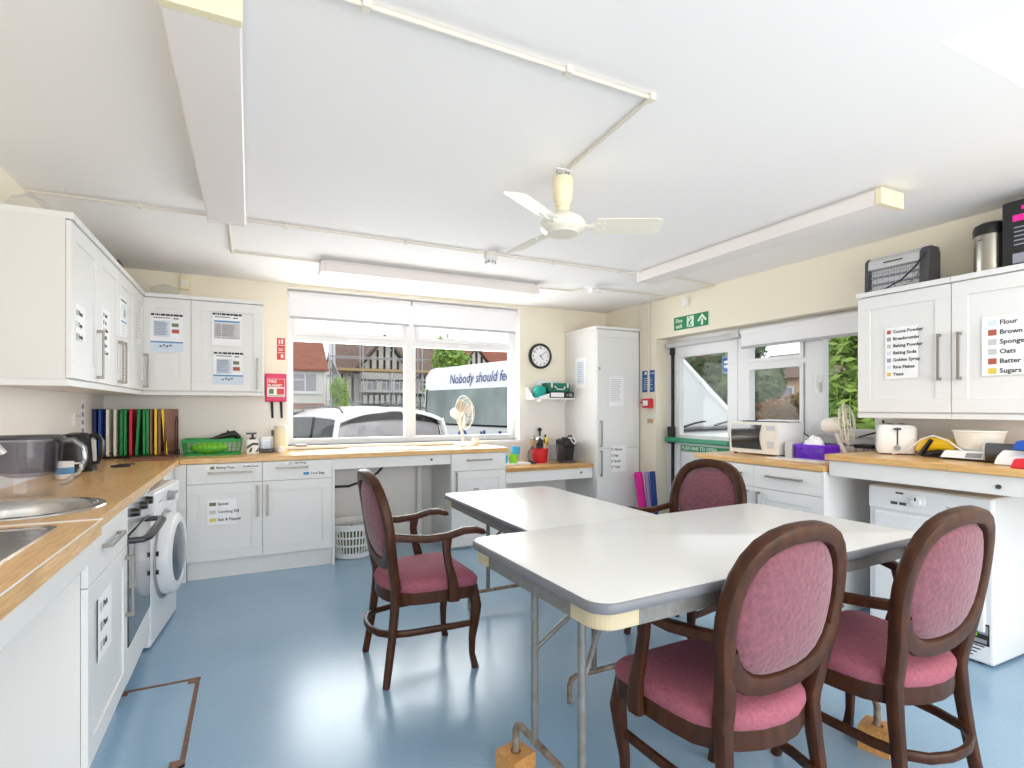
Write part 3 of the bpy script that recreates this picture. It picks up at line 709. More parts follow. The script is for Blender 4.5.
def make_chair(label):
    t = thing('carver_chair', label, 'chair', (0, 0, 0), 0, None)
    W = dict(world=False)
    o = seat_outline()
    b = MB(); b.loft([[(x * .98, y * .98, .365) for x, y in o], [(x * .985, y * .985, .425) for x, y in o], [(x * .8, y * .8, .425) for x, y in o], [(x * .8, y * .8, .365) for x, y in o]], closed=True)
    b.build('seat_rail', 'mahog', t, bevel=.003, **W)
    b = MB(); b.loft([[(x * k, y * k, z) for x, y in o] for k, z in ((.93, .40), (.985, .425), (1.0, .44), (.99, .457), (.94, .472), (.8, .484), (.5, .492), (.1, .494))])
    b.build('seat', 'seatfab', t, **W)
    for s in (-1, 1):
        b = MB()
        b.sweep([(s * .214, .196, .42), (s * .218, .202, .37), (s * .225, .212, .315), (s * .219, .207, .24), (s * .209, .198, .15), (s * .207, .198, .07), (s * .213, .206, .03), (s * .216, .212, .0)],
                [.024, .027, .026, .022, .017, .0145, .016, .018], 10, .7, side=(1, 0, 0)); b.build('front_leg', 'mahog', t, **W)
        b = MB()
        zs = (0, .1, .2, .32, .42, .50)
        xs = (.217, .207, .199, .191, .187, .192); ys = (-.238, -.222, -.207, -.193, -.185, -.192)
        b.sweep([(s * x, y, z) for x, y, z in zip(xs, ys, zs)], [(.017, .016), (.018, .018), (.019, .019), (.0205, .021), (.023, .022), (.023, .02)], 10, .65, side=(1, 0, 0)); b.build('rear_leg', 'mahog', t, **W)
        b = MB()
        b.sweep([(s * .226, -.225, .70), (s * .238, -.15, .69), (s * .25, -.05, .679), (s * .259, .05, .684), (s * .262, .13, .703), (s * .261, .19, .702), (s * .259, .232, .688), (s * .258, .244, .68)],
                [(.018, .014), (.018, .014), (.018, .018), (.0175, .022), (.0175, .025), (.0175, .027), (.015, .025), (.007, .016)], 10, .7, side=(0, 0, 1)); b.build('armrest', 'mahog', t, **W)
        b = MB()
        b.sweep([(s * .263, .078, .37), (s * .266, .08, .41), (s * .27, .068, .48), (s * .27, .05, .55), (s * .266, .04, .62), (s * .261, .046, .682)],
                [(.016, .03), (.016, .029), (.015, .024), (.014, .02), (.014, .02), (.015, .026)], 10, .65, side=(1, 0, 0)); b.build('arm_support', 'mahog', t, **W)
    half = [(.188, .44), (.193, .50), (.204, .57), (.217, .64), (.226, .70), (.227, .755), (.220, .81), (.205, .86), (.180, .903), (.147, .935), (.105, .955), (.055, .966), (0, .969)]
    pth = half + [(-x, z) for x, z in reversed(half[:-1])]
    fy = lambda x, z: -.180 - (z - .42) * .148 - .026 * (1 - (x / .228) ** 2) * min(1, max(0, (z - .45) / .2))
    Nn = V((0, 1, .148)).normalized()
    def frame(pp, wd, dp):
        P = [V((x, fy(x, z), z)) for x, z in pp]; rings = []
        for i in range(len(P)):
            T = (P[min(i + 1, len(P) - 1)] - P[max(i - 1, 0)]).normalized(); B = T.cross(Nn).normalized(); Q = B.cross(T).normalized()
            k = wd[i] if isinstance(wd, list) else wd
            rings.append([P[i] + B * u + Q * v for u, v in sup(12, k, dp, .55)])
        return rings
    b = MB(); b.loft(frame(pth, .0265, .023)); bf = b.build('back_frame', 'mahog', t, **W)
    rail = [(.214, .66), (.198, .615), (.17, .581), (.13, .557), (.08, .5435), (.04, .5395), (0, .5385)]
    b = MB(); b.loft(frame(rail + [(-x, z) for x, z in reversed(rail[:-1])], .029, .022)); b.build('back_rail', 'mahog', t, **W)
    hp = [(0, .555), (.06, .559), (.11, .572), (.15, .597), (.178, .634), (.196, .682), (.204, .735), (.201, .79), (.189, .84), (.167, .88), (.136, .914), (.095, .936), (.048, .946), (0, .948)]
    base = hp + [(-x, z) for x, z in reversed(hp[1:-1])]
    b = MB(); rs = []
    for k, dy in ((.05, -.024), (.45, -.023), (.8, -.017), (.95, -.009), (1., .0), (.97, .012), (.8, .026), (.45, .036), (.05, .039)):
        rs.append([(x * k * .965, fy(x * k, .764 + (z - .764) * k * .965) + dy, .764 + (z - .764) * k * .965) for x, z in base])
    b.loft(rs); b.build('backrest', 'fabric', t, **W)
    b = MB()
    h = .225
    path = [(.207, .19, h), (.206, .1, h), (.2, -.02, h), (.193, -.12, h), (.172, -.2, h), (.12, -.25, h), (.05, -.273, h), (0, -.276, h)]
    path = path + [(-x, y, z) for x, y, z in reversed(path[:-1])]
    b.sweep(path, (.016, .011), 8, .6, side=(0, 0, 1)); b.build('stretcher', 'mahog', t, **W)
    return t
c1 = make_chair('dark wood carver chair with pink seat standing left of the tables')
cs = [c1]
for lb in ('pink carver chair seen from behind, nearest the camera at the front table', 'pink carver chair seen from behind, in front of the tumble dryer', 'pink carver chair behind the front table, facing left before the microwave'):
    k = copy_tree(c1); k['label'] = lb; cs.append(k)
for k, (x, y, a) in zip(cs, ((.798, 2.704, -88.5), (1.326, 1.232, 1.4), (1.992, 1.158, -.3), (2.195, 2.30, 99))):
    k.location = (x, y, 0); k.rotation_euler = (0, 0, math.radians(a))

# ------------------------------------------------------------------ folding tables
def table(label, loc, rot, L, Wd, ztop, lift, legs):
    t = thing('folding_table', label, 'table', (loc[0], loc[1], lift), rot, None)
    z = ztop - lift; W = dict(world=False)
    R = lambda k, zz, r=.06: rr(-L / 2 + k, L / 2 - k, -Wd / 2 + k, Wd / 2 - k, r, zz, 6)
    b = MB(); b.loft([R(.004, z - .022), R(.004, z - .0006), R(.007, z)]); b.build('tabletop', 'tabletop', t, smooth=True, **W)
    b = MB(); b.loft([R(.0, z - .027), R(-.003, z - .022), R(-.003, z - .006), R(.0, z - .0015), R(.0042, z - .0012), R(.0042, z - .027)], closed=True); b.build('edge_band', 'edge', t, **W)
    b = MB(); b.loft([R(.018, z - .075, .05), R(.018, z - .024, .05), R(.024, z - .024, .05), R(.024, z - .075, .05)], closed=True); b.build('apron', 'tubegrey', t, **W)
    for sx in (-1, 1):
        for sy in (-1, 1):
            b = MB(); cx, cy = sx * (L / 2 - .072), sy * (Wd / 2 - .072)
            pts = lambda r, zz: [(cx + sx * r * math.cos(a), cy + sy * r * math.sin(a), zz) for a in [i * PI / 16 for i in range(9)]]
            lo = [(cx - sx * .03, cy + sy * .056, 0)]
            def outl(r, zz):
                return [(cx + sx * r, cy - sy * .06, zz)] + [(cx + sx * r * math.cos(a), cy + sy * r * math.sin(a), zz) for a in [i * PI / 16 for i in range(9)]] + [(cx - sx * .06, cy + sy * r, zz)]
            def strip(zz): return outl(.062, zz) + list(reversed(outl(.05, zz)))
            b.loft([strip(z - .07), strip(z - .027)]); b.build('corner_block', 'cornerblock', t, smooth=False, **W)
    for lx in legs:
        s = 1 if lx > 0 else -1
        fr = []
        ly_ = .085 if (lift and s > 0) else .132
        for y in (-ly_, ly_):
            b = MB(); b.cyl((lx, y, .105), (lx, y, z - .03), .0125); fr.append(b.build('leg', 'tubegrey', t, **W))
        b = MB(); e = .262; hb = .11
        b.sweep([(lx, -e, .003), (lx, -e, hb - .035), (lx, -e + .01, hb - .01), (lx, -e + .035, hb), (lx, e - .035, hb), (lx, e - .01, hb - .01), (lx, e, hb - .035), (lx, e, .003)], .0125, 10); b.build('foot_bar', 'tuberust', t, **W)
        b = MB(); b.cyl((lx, .132, z - .33), (lx - s * .20, .02, z - .11), .009, 8); b.cyl((lx - s * .2, .02, z - .11), (lx - s * .36, .0, z - .04), .009, 8)
        b.cyl((lx, -.132, z - .33), (lx - s * .2, -.02, z - .11), .009, 8); b.cyl((lx - s * .2, -.045, z - .11), (lx - s * .2, .045, z - .11), .011, 8); b.build('brace', 'tubegrey', t, **W)
        b = MB(); b.box(lx - s * .12 - .11, lx - s * .12 + .13, -.28, -.25, z - .075, z - .027); b.box(lx - s * .12 - .11, lx - s * .12 + .13, .25, .28, z - .075, z - .027)
        b.cyl((lx, -.27, z - .05), (lx, .27, z - .05), .012, 8); b.build('hinge_bracket', 'tubegrey', t, **W)
    return t
TA = math.radians(2.4)
cx, cy = -.022 + (.731 + .762 + 2.295 + 2.266) / 4, (1.806 + 1.044 + 1.107 + 1.868) / 4
table('white folding table raised on pine blocks, nearest the camera', (cx, cy), TA, 1.537, .762, .83, .085, (-.638, .65))
table('white folding table standing on the floor behind the raised one', (1.53, 2.61), PI / 2, 1.50, .785, .74, .0, (-.60, .60))
for (lx, ly, nm) in ((-.638, .262, 'pine block under the far left foot of the raised table'), (-.638, -.262, 'pine block under the near left foot of the raised table'), (.65, -.262, 'pine block under the near right foot of the raised table, beneath a chair'), (.65, .262, 'pine block under the far right foot of the raised table')):
    x = cx + lx * math.cos(TA) - ly * math.sin(TA); y = cy + lx * math.sin(TA) + ly * math.cos(TA)
    b = MB(); r0 = .02; hf = .05
    sq = lambda z_, k: [(x + q * math.cos(.25) - w_ * math.sin(.25), y + q * math.sin(.25) + w_ * math.cos(.25), z_) for q, w_ in
        [(k * c_ / max(abs(c_), abs(s_)), k * s_ / max(abs(c_), abs(s_))) for c_, s_ in [(math.cos(2 * PI * i / 24 + PI / 4), math.sin(2 * PI * i / 24 + PI / 4)) for i in range(24)]]]
    ci = lambda z_, r: [(x + r * math.cos(2 * PI * i / 24 + PI / 4 + .25), y + r * math.sin(2 * PI * i / 24 + PI / 4 + .25), z_) for i in range(24)]
    b.loft([sq(.0, hf), sq(.09, hf), ci(.09, .019), ci(.082, .019), ci(.0815, .001)]); tag(b.build('wooden_block', 'block', smooth=False), nm, 'block', 'pine blocks under the raised table')

# ------------------------------------------------------------------ ceiling things
def light_fitting(label, x0, x1, y0, y1, along):
    t = thing('fluorescent_light', label, 'ceiling light', ((x0 + x1) / 2, (y0 + y1) / 2, ZC), 0, 'fluorescent ceiling lights')
    zb = 2.335; e = .035
    if along == 'y': X0, X1, Y0, Y1 = x0, x1, y0 + e, y1 - e
    else: X0, X1, Y0, Y1 = x0 + e, x1 - e, y0, y1
    b = MB(); b.box(x0 + .03, x1 - .03, y0 + .03, y1 - .03, 2.405, ZC); b.build('mounting_tray', 'white', t, smooth=False)
    b = MB(); b.box(X0, X1, Y0, Y1, zb, 2.412); b.build('diffuser', 'diffuser', t, smooth=False, bevel=.006)
    for k in (0, 1):
        b = MB()
        if along == 'y': b.box(x0 - .003, x1 + .003, (y0 if k == 0 else y1 - e), (y0 + e if k == 0 else y1), zb - .002, 2.416)
        else: b.box((x0 if k == 0 else x1 - e), (x0 + e if k == 0 else x1), y0 - .003, y1 + .003, zb - .002, 2.416)
        b.build('end_cap', 'creamy' if along == 'y' and k == 0 else 'diffuser', t, smooth=False, bevel=.004)
light_fitting('long white fluorescent light on the ceiling at top left, running towards the window', -.21, -.02, 1.60, 3.42, 'y')
light_fitting('long white fluorescent light on the ceiling along the top of the window', .48, 2.36, 4.25, 4.44, 'x')
light_fitting('long white fluorescent light on the ceiling above the exit door side', 2.86, 3.05, 1.6, 3.5, 'y')
def conduit(label, pts, name='cable_conduit', w=.0072, clips=()):
    t = thing(name, label, 'conduit', pts[0])
    b = MB()
    for p, q in zip(pts[:-1], pts[1:]):
        d = (V(q) - V(p)).normalized() * w * .9
        b.sweep([V(p) - d, V(q) + d], w, 8, .8)
    b.build('tube', 'conduit', t, smooth=False)
    for c in clips:
        b = MB(); b.box(c[0] - .012, c[0] + .012, c[1] - .016, c[1] + .016, c[2] - .012, c[2] + .012); b.build('clip', 'conduit', t, smooth=False, bevel=.002)
    return t
zc = ZC - .0105
conduit('long white cable conduit across the whole ceiling through the smoke alarm', [(-1.03, 3.57, zc), (2.87, 3.565, zc)], clips=[(-.55, 3.57, zc), (.2, 3.57, zc), (.95, 3.57, zc), (2.1, 3.567, zc), (2.75, 3.567, zc)])
conduit('white cable conduit bent across the ceiling to the ceiling fan', [(-.6, 1.515, zc), (1.30, 1.515, zc), (1.335, 2.12, zc)], clips=[(.29, 1.515, zc), (.95, 1.515, zc), (1.30, 1.515, zc)])
conduit('short white cable conduit from the left light to the window light', [(-.115, 3.58, zc), (-.115, 4.32, zc), (.47, 4.33, zc)], clips=[(-.115, 4.32, zc)])
conduit('white cable conduit from the window light to the white ceiling sensor', [(2.37, 4.37, zc), (2.76, 4.34, zc), (2.82, 4.18, zc)])
conduit('white cable conduit from the ceiling sensor to the exit door wall', [(2.9, 4.15, zc), (3.78, 4.17, zc)])
conduit('short white cable conduit from the right light to the exit sign wall', [(3.03, 3.47, zc), (3.795, 3.60, zc)], clips=[(3.79, 3.60, zc)])
conduit('thin white conduit along the top of the wall above the exit sign', [(3.803, 4.55, ZC - .012), (3.803, 3.62, ZC - .012)])
conduit('white wall conduit running down beside the larder', [(3.808, 4.60, 2.42), (3.808, 4.60, 1.40)], w=.008)
conduit('white wall conduit running down to the red fire alarm box', [(3.806, 4.47, 2.42), (3.806, 4.47, 1.41)], w=.011)
t = thing('smoke_alarm', 'small round white smoke alarm on the ceiling conduit', 'smoke alarm', (1.575, 3.57, ZC))
b = MB(); b.lathe([(.001, 0), (.052, 0), (.052, -.03), (.001, -.03)], (1.575, 3.57, ZC), 28); b.build('base', 'cream', t)
b = MB(); b.lathe([(.001, -.03), (.05, -.03), (.05, -.05), (.035, -.065), (.03, -.085), (.001, -.09)], (1.575, 3.57, ZC), 28); h_ = b.build('sensor_head', 'white', t)
b = MB()
for i in range(8):
    a = i * PI / 4; b.box(1.575 + .036 * math.cos(a) - .005, 1.575 + .036 * math.cos(a) + .005, 3.57 + .036 * math.sin(a) - .005, 3.57 + .036 * math.sin(a) + .005, ZC - .075, ZC - .062)
b.build('grille', 'grey', h_, smooth=False)
t = thing('ceiling_sensor', 'small white tilted sensor on the ceiling right of the window light', 'sensor', (2.86, 4.16, ZC))
b = MB(); b.lathe([(.001, 0), (.06, 0), (.06, -.012), (.03, -.02), (.001, -.02)], (2.86, 4.16, ZC), 20); b.build('base', 'white', t)
b = MB(); b.box(2.80, 2.90, 4.06, 4.12, ZC - .07, ZC - .035); b.cyl((2.86, 4.15, ZC - .01), (2.85, 4.1, ZC - .045), .012); b.build('head', 'white', t, smooth=False, bevel=.006)
# ceiling fan
fc = V((1.333, 2.175, 0))
t = thing('ceiling_fan', 'cream three bladed ceiling fan hanging from the middle of the ceiling', 'ceiling fan', (fc.x, fc.y, ZC))
b = MB(); b.sweep([(fc.x - .03, fc.y, ZC), (fc.x - .03, fc.y, ZC - .02), (fc.x - .012, fc.y, ZC - .02), (fc.x - .012, fc.y, ZC - .05)], .004, 8); b.cyl((fc.x + .02, fc.y, ZC), (fc.x + .02, fc.y, ZC - .05), .005, 8); b.cyl((fc.x + .034, fc.y, ZC), (fc.x + .034, fc.y, ZC - .05), .004, 8); b.build('hook', 'grey', t)
b = MB(); b.box(fc.x - .04, fc.x + .045, fc.y - .015, fc.y + .015, ZC - .006, ZC); b.build('ceiling_plate', 'white', t, smooth=False)
b = MB(); b.lathe([(.001, -.04), (.046, -.04), (.05, -.055), (.05, -.10), (.044, -.14), (.034, -.165), (.034, -.17), (.036, -.172), (.036, -.176), (.033, -.178), (.032, -.21), (.001, -.21)], (fc.x, fc.y, ZC), 28); b.build('canopy_cup', 'creamy', t)
b = MB(); b.lathe([(.001, -.20), (.035, -.20), (.06, -.215), (.095, -.235), (.108, -.255), (.108, -.275), (.098, -.29), (.08, -.298), (.075, -.306), (.001, -.31)], (fc.x, fc.y, ZC), 36); b.build('motor_housing', 'fan', t)
for i in range(3):
    a = math.radians(-26.5 + 120 * i); d = V((math.cos(a), math.sin(a), 0)); n_ = V((-d.y, d.x, 0)); zb = ZC - .268
    up = (V((0, 0, 1)) * math.cos(.3) + n_ * math.sin(.3)).normalized(); wv = up.cross(d).normalized()
    b = MB(); o = V((fc.x, fc.y, zb)); sec = []
    for r_, w_ in ((.155, .058), (.30, .059), (.44, .06), (.462, .05), (.468, .03)):
        sec.append([o + d * r_ + wv * w_ * s1 + up * s2 * .002 for s1, s2 in ((-1, -1), (1, -1), (1, 1), (-1, 1))])
    b.loft(sec); bl = b.build('blade', 'fan', t, smooth=False)
    b = MB(); b.sweep([o + d * .09, o + d * .13 + V((0, 0, -.004)), o + d * .165 + up * .004, o + d * .2 + up * .004], [(.006, .02), (.006, .014), (.004, .03), (.003, .036)], 8, .7, side=up)
    for r_ in (.17, .195): b.ball(o + d * r_ + up * -.004 + wv * .02, .004, 8); b.ball(o + d * r_ - up * .004 - wv * .02, .004, 8)
    b.build('blade_arm', 'fan', bl)
# wall sensor top left
t = thing('wall_sensor', 'yellowed wall sensor high above the cabinets left of the window', 'sensor', (-.49, 5.22, 2.33))
b = MB(); b.prism([(-.525, 2.29), (-.455, 2.29), (-.455, 2.405), (-.525, 2.405)], BACK(5.249), 0, .05); b.build('case', 'creamy', t, smooth=False, bevel=.008)
b = MB(); b.ob(BACK(5.249), -.512, -.468, 2.325, 2.36, .05, .056); b.build('lens', 'white', t, smooth=False, bevel=.002)
# ------------------------------------------------------------------ things on the wall
YW = YB - .0005
F = BACK(YW)
t = thing('wall_clock', 'round black framed wall clock with white dial right of the window', 'clock', (2.915, YW, 1.88))
b = MB(); b.lathe([(.001, 0), (.142, 0), (.142, .03), (.132, .042), (.118, .036), (.114, .02), (.001, .02)], (2.915, YW, 1.88), 48, (0, -1, 0)); b.build('frame', 'black', t)
b = MB(); b.lathe([(.001, .021), (.114, .021), (.114, .0225), (.001, .0225)], (2.915, YW, 1.88), 48, (0, -1, 0)); b.build('dial', 'paper', t)
b = MB()
for i in range(12):
    a = i * PI / 6; b.text(str(12 if i == 0 else i), .03, F, 2.915 + .092 * math.sin(a), 1.87 + .092 * math.cos(a), .0232, 'CENTER', bold=.0008)
b.build('numerals', 'ink', t, smooth=False)
b = MB()
for a, L, w_ in ((math.radians(52), .085, .003), (math.radians(140), .055, .0045)):
    d = V((math.sin(a), 0, math.cos(a))); e = V((math.cos(a), 0, -math.sin(a))); o = V((2.915, YW - .0255, 1.88))
    b.hexa([o - d * .015 - e * w_, o - d * .015 + e * w_, o + d * L + e * w_ * .5, o + d * L - e * w_ * .5] + [p + V((0, -.0015, 0)) for p in (o - d * .015 - e * w_, o - d * .015 + e * w_, o + d * L + e * w_ * .5, o + d * L - e * w_ * .5)])
b.build('hands', 'ink', t, smooth=False)
t = thing('wall_shelf', 'small white wall shelf holding the green first aid case under the clock', 'shelf', (3.0, 5.24, 1.40))
b = MB(); b.box(2.73, 3.245, 5.04, YW, 1.395, 1.41); b.build('board', 'trimwhite', t, smooth=False, bevel=.002)
b = MB(); b.loft([[(x, YW - .001, 1.41), (x, 5.06, 1.41), (x, YW - .001, 1.56)] for x in (2.731, 2.739)]); b.build('end_bracket', 'trimwhite', t, smooth=False)
b = MB()
for x in (2.85, 3.15): b.box(x - .008, x + .008, 5.08, YW - .007, 1.37, 1.395)
b.build('bracket', 'white', t, smooth=False)
t = thing('box_file', 'black box file with white label lying on the wall shelf', 'file', (3.08, 5.14, 1.41))
b = MB(); b.box(2.93, 3.24, 5.05, 5.235, 1.411, 1.475); b.build('case', 'black', t, smooth=False, bevel=.004)
b = MB(); b.ob(BACK(5.05), 2.945, 3.11, 1.42, 1.468, 0, .0015); b.build('label_sheet', 'paper', t, smooth=False)
b = MB(); b.cyl((3.155, 5.05, 1.443), (3.155, 5.046, 1.443), .012); b.ob(BACK(5.05), 3.18, 3.22, 1.425, 1.462, 0, .001); b.build('finger_ring', 'grey', t)
t = thing('first_aid_case', 'dark green first aid case with white handle lying on the box file', 'first aid kit', (3.05, 5.14, 1.475))
b = MB(); b.box(2.93, 3.2, 5.06, 5.22, 1.4755, 1.575); b.build('case', 'firstaid', t, smooth=False, bevel=.012)
F2 = BACK(5.06)
b = MB(); b.sweep([F2.pt(3.0, 1.535, .0), F2.pt(3.0, 1.53, .02), F2.pt(3.02, 1.505, .024), F2.pt(3.10, 1.505, .024), F2.pt(3.12, 1.53, .02), F2.pt(3.12, 1.535, .0)], .0055, 8); b.build('handle', 'white', t)
for x in (2.962, 3.165):
    b = MB(); b.ob(F2, x - .009, x + .009, 1.525, 1.575, 0, .008); b.build('latch', 'white', t, smooth=False, bevel=.002)
b = MB(); b.lathe([(.001, 0), (.07, 0), (.08, .03), (.075, .10), (.05, .13), (.001, .135)], (2.85, 5.13, 1.4105), 16, sx=.95, sy=.9); tag(b.build('wash_bag', 'teal'), 'bright teal soft bag on the left of the wall shelf', 'bag')
b = MB(); b.loft([[(2.84, 5.17, 1.545), (2.9, 5.15, 1.58), (2.92, 5.2, 1.59), (2.86, 5.22, 1.56)], [(2.84, 5.17, 1.56), (2.9, 5.15, 1.6), (2.92, 5.2, 1.61), (2.86, 5.22, 1.585)]]); b.box(2.90, 3.1, 5.12, 5.2, 1.5765, 1.592)
tag(b.build('paper_packet', 'paleblue', smooth=False), 'pale blue and white packet on top of the first aid case', 'packet')
b = MB(); b.loft([[(2.80, 5.045, 1.4115), (2.925, 5.045, 1.4115), (2.925, 5.055, 1.4115), (2.80, 5.055, 1.4115)], [(2.80, 5.05, 1.42), (2.925, 5.05, 1.46), (2.925, 5.056, 1.46), (2.80, 5.056, 1.42)]]); tag(b.build('folded_leaflet', 'paper', smooth=False), 'white folded leaflet leaning before the teal bag on the shelf', 'paper')
# fire blanket and its sign
t = thing('fire_blanket', 'magenta red fire blanket box with two black straps left of the window', 'fire blanket', (.21, YW, 1.355))
b = MB(); b.ob(F, .12, .298, 1.355, 1.605, 0, .035); b.build('case', 'magenta', t, smooth=False, bevel=.01)
b = MB(); b.ob(F, .137, .281, 1.40, 1.56, .035, .0356); b.mi = 1; b.ob(F, .14, .278, 1.485, 1.557, .0356, .036); b.mi = 2; b.text('FIRE', .036, F, .148, 1.524, .0364, bold=.001); b.text('BLANKET', .027, F, .145, 1.492, .0364, bold=.001)
b.mi = 1; b.ob(F, .215, .275, 1.42, 1.475, .0356, .036); b.mi = 3; b.ob(F, .15, .19, 1.425, 1.47, .0356, .036); b.ob(F, .145, .275, 1.405, 1.412, .0356, .036)
b.build('front_label', ['paper', 'red', 'wboard', 'greenpic'], t, smooth=False)
for x in (.175, .25):
    b = MB(); b.loft([[F.pt(x - .012 + .003 * k, 1.36 - .05 * k, .012 + .004 * k), F.pt(x + .012 + .003 * k - .002 * k, 1.36 - .05 * k, .012 + .004 * k), F.pt(x + .012 + .003 * k - .002 * k, 1.36 - .05 * k, .016 + .004 * k), F.pt(x - .012 + .003 * k, 1.36 - .05 * k, .016 + .004 * k)] for k in range(4)]); b.build('strap', 'blackmat', t, smooth=False)
b = MB(); b.ob(F, .218, .283, 1.735, 1.93, 0, .003); b.mi = 1; b.ob(F, .224, .277, 1.862, 1.868, .003, .0034); b.ob(F, .224, .277, 1.795, 1.800, .003, .0034)
b.ob(F, .232, .245, 1.88, 1.915, .003, .0034); b.ob(F, .255, .268, 1.88, 1.92, .003, .0034); b.ob(F, .23, .27, 1.83, 1.836, .003, .0034); b.ob(F, .23, .265, 1.815, 1.821, .003, .0034); b.ob(F, .25, .27, 1.75, 1.782, .003, .0034)
tag(b.build('fire_sign', ['red', 'wboard'], smooth=False), 'small red and white fire sign above the fire blanket box', 'sign')
# exit sign
FXR = RIGHT(XR - .0005)
b = MB(); b.ob(FXR, -4.10, -3.657, 2.072, 2.2, 0, .004); b.mi = 1
b.text('Fire', .058, FXR, -4.075, 2.142, .0045, bold=.0012); b.text('exit', .058, FXR, -4.075, 2.09, .0045, bold=.0012)
b.ob(FXR, -3.925, -3.835, 2.085, 2.188, .004, .0046)
b.ob(FXR, -3.742, -3.718, 2.085, 2.14, .004, .0046); b.prism([(-3.79, 2.13), (-3.77, 2.118), (-3.73, 2.158), (-3.69, 2.118), (-3.67, 2.13), (-3.73, 2.19)], FXR, .004, .0046)
b.mi = 0
b.prism([(-3.9, 2.165), (-3.885, 2.165), (-3.885, 2.18), (-3.9, 2.18)], FXR, .0046, .005)
b.prism([(-3.905, 2.13), (-3.87, 2.16), (-3.86, 2.15), (-3.885, 2.12), (-3.86, 2.10), (-3.87, 2.09), (-3.90, 2.115)], FXR, .0046, .005)
b.prism([(-3.9, 2.11), (-3.92, 2.09), (-3.912, 2.086), (-3.89, 2.105)], FXR, .0046, .005)
tag(b.build('exit_sign', ['green', 'glow'], smooth=False), 'green fire exit sign with running figure and arrow above the door', 'sign')
b = MB(); b.ob(FXR, -3.955, -3.905, 2.29, 2.37, 0, .04); tag(b.build('door_contact', 'white', smooth=False, bevel=.006), 'small white alarm contact box high above the exit sign', 'sensor')
b = MB(); b.ob(FXR, -4.585, -4.39, 1.47, 1.70, 0, .003); b.mi = 1; b.cyl(FXR.pt(-4.53, 1.672, .003), FXR.pt(-4.53, 1.672, .0036), .018); b.text('Fire action', .034, FXR, -4.50, 1.66, .0037)
for i in range(6): b.ob(FXR, -4.56, -4.42 - .02 * (i % 2), 1.50 + i * .023, 1.506 + i * .023, .003, .0036)
tag(b.build('fire_notice', ['signblue', 'wboard'], smooth=False), 'blue fire action notice on the wall between larder and door', 'notice')
t = thing('fire_alarm_box', 'red break glass fire alarm box on the wall left of the door', 'fire alarm', FXR.pt(-4.46, 1.3, 0))
b = MB(); b.ob(FXR, -4.52, -4.41, 1.30, 1.40, 0, .06); b.build('case', 'red', t, smooth=False, bevel=.006)
b = MB(); b.ob(FXR, -4.505, -4.43, 1.325, 1.38, .06, .0615); b.build('glass_panel', 'paper', t, smooth=False)
b = MB(); b.cyl((3.80, 4.52, 1.36), (3.80, 4.6, 1.36), .009); b.build('cable_gland', 'red', t)
b = MB(); b.ob(FXR, -4.50, -4.41, 1.12, 1.27, 0, .004); b.mi = 1; b.ob(FXR, -4.50, -4.41, 1.14, 1.185, .004, .0046); b.mi = 2; b.ob(FXR, -4.49, -4.42, 1.20, 1.235, .004, .0046)
tag(b.build('door_release_label', ['cream', 'plank', 'glow'], smooth=False), 'small cream and orange label under the red alarm box', 'notice')
b = MB(); b.ob(LEFT(XL + .0065), 4.60, 4.70, 1.10, 1.36, 0, .002); b.mi = 1
for i in range(4): b.ob(LEFT(XL + .0065), 4.615, 4.665, 1.13 + i * .055, 1.16 + i * .055, .002, .0026)
tag(b.build('wall_notice', ['paper', 'greyink'], smooth=False), 'white list sheet on the left wall behind the black kettle', 'notice')
b = MB(); b.ob(LEFT(XL + .0065), 4.42, 4.57, 1.18, 1.27, 0, .01); b.mi = 1; b.ob(LEFT(XL + .0065), 4.45, 4.47, 1.24, 1.255, .01, .014); b.ob(LEFT(XL + .0065), 4.52, 4.54, 1.24, 1.255, .01, .014)
tag(b.build('wall_socket', ['white', 'ltgrey'], smooth=False), 'white double wall socket under the left cabinets by the black kettle', 'socket')

# ------------------------------------------------------------------ left worktop things
ZT = .9203
t = thing('water_filter_jug', 'clear water filter jug with smoked grey insert at the left edge', 'jug', (-.85, 2.98, ZT))
J = V((-.86, 2.98, ZT))
def oval(rx, ry, z, lip=0, n=28): return [(J.x + rx * math.cos(2 * PI * i / n) + (lip if math.cos(2 * PI * i / n) < -.9 else 0), J.y + ry * math.sin(2 * PI * i / n), J.z + z) for i in range(n)]
b = MB(); b.loft([oval(.10, .07, .0), oval(.105, .072, .004), oval(.118, .082, .13), oval(.128, .09, .245, -.02), oval(.124, .087, .245, -.02), oval(.114, .079, .13), oval(.10, .068, .006), oval(.05, .03, .005)]); b.build('body', 'clear', t)
b = MB(); b.loft([oval(.06, .05, .085), oval(.10, .07, .10), oval(.122, .083, .235), oval(.118, .08, .236), oval(.095, .066, .104), oval(.02, .02, .1)]); b.build('filter_insert', 'smoke', t)
b = MB(); b.loft([oval(.13, .092, .245, -.02), oval(.131, .093, .256, -.02), oval(.12, .085, .262, -.02), oval(.03, .03, .264)]); b.build('lid', 'darkgrey', t)
b = MB(); b.sweep([(J.x + .115, J.y, J.z + .235), (J.x + .16, J.y, J.z + .24), (J.x + .195, J.y, J.z + .205), (J.x + .2, J.y, J.z + .15), (J.x + .175, J.y, J.z + .09), (J.x + .135, J.y, J.z + .055), (J.x + .11, J.y, J.z + .05)], (.013, .009), 10, .8); b.build('handle', 'clearhandle', t)
t = thing('kettle', 'black electric kettle on the left worktop beside the chopping boards', 'kettle', (-.93, 4.04, ZT)); K = V((-.93, 4.04, ZT))
b = MB(); b.lathe([(.001, 0), (.09, 0), (.092, .018), (.001, .018)], K, 28); b.build('base', 'black', t)
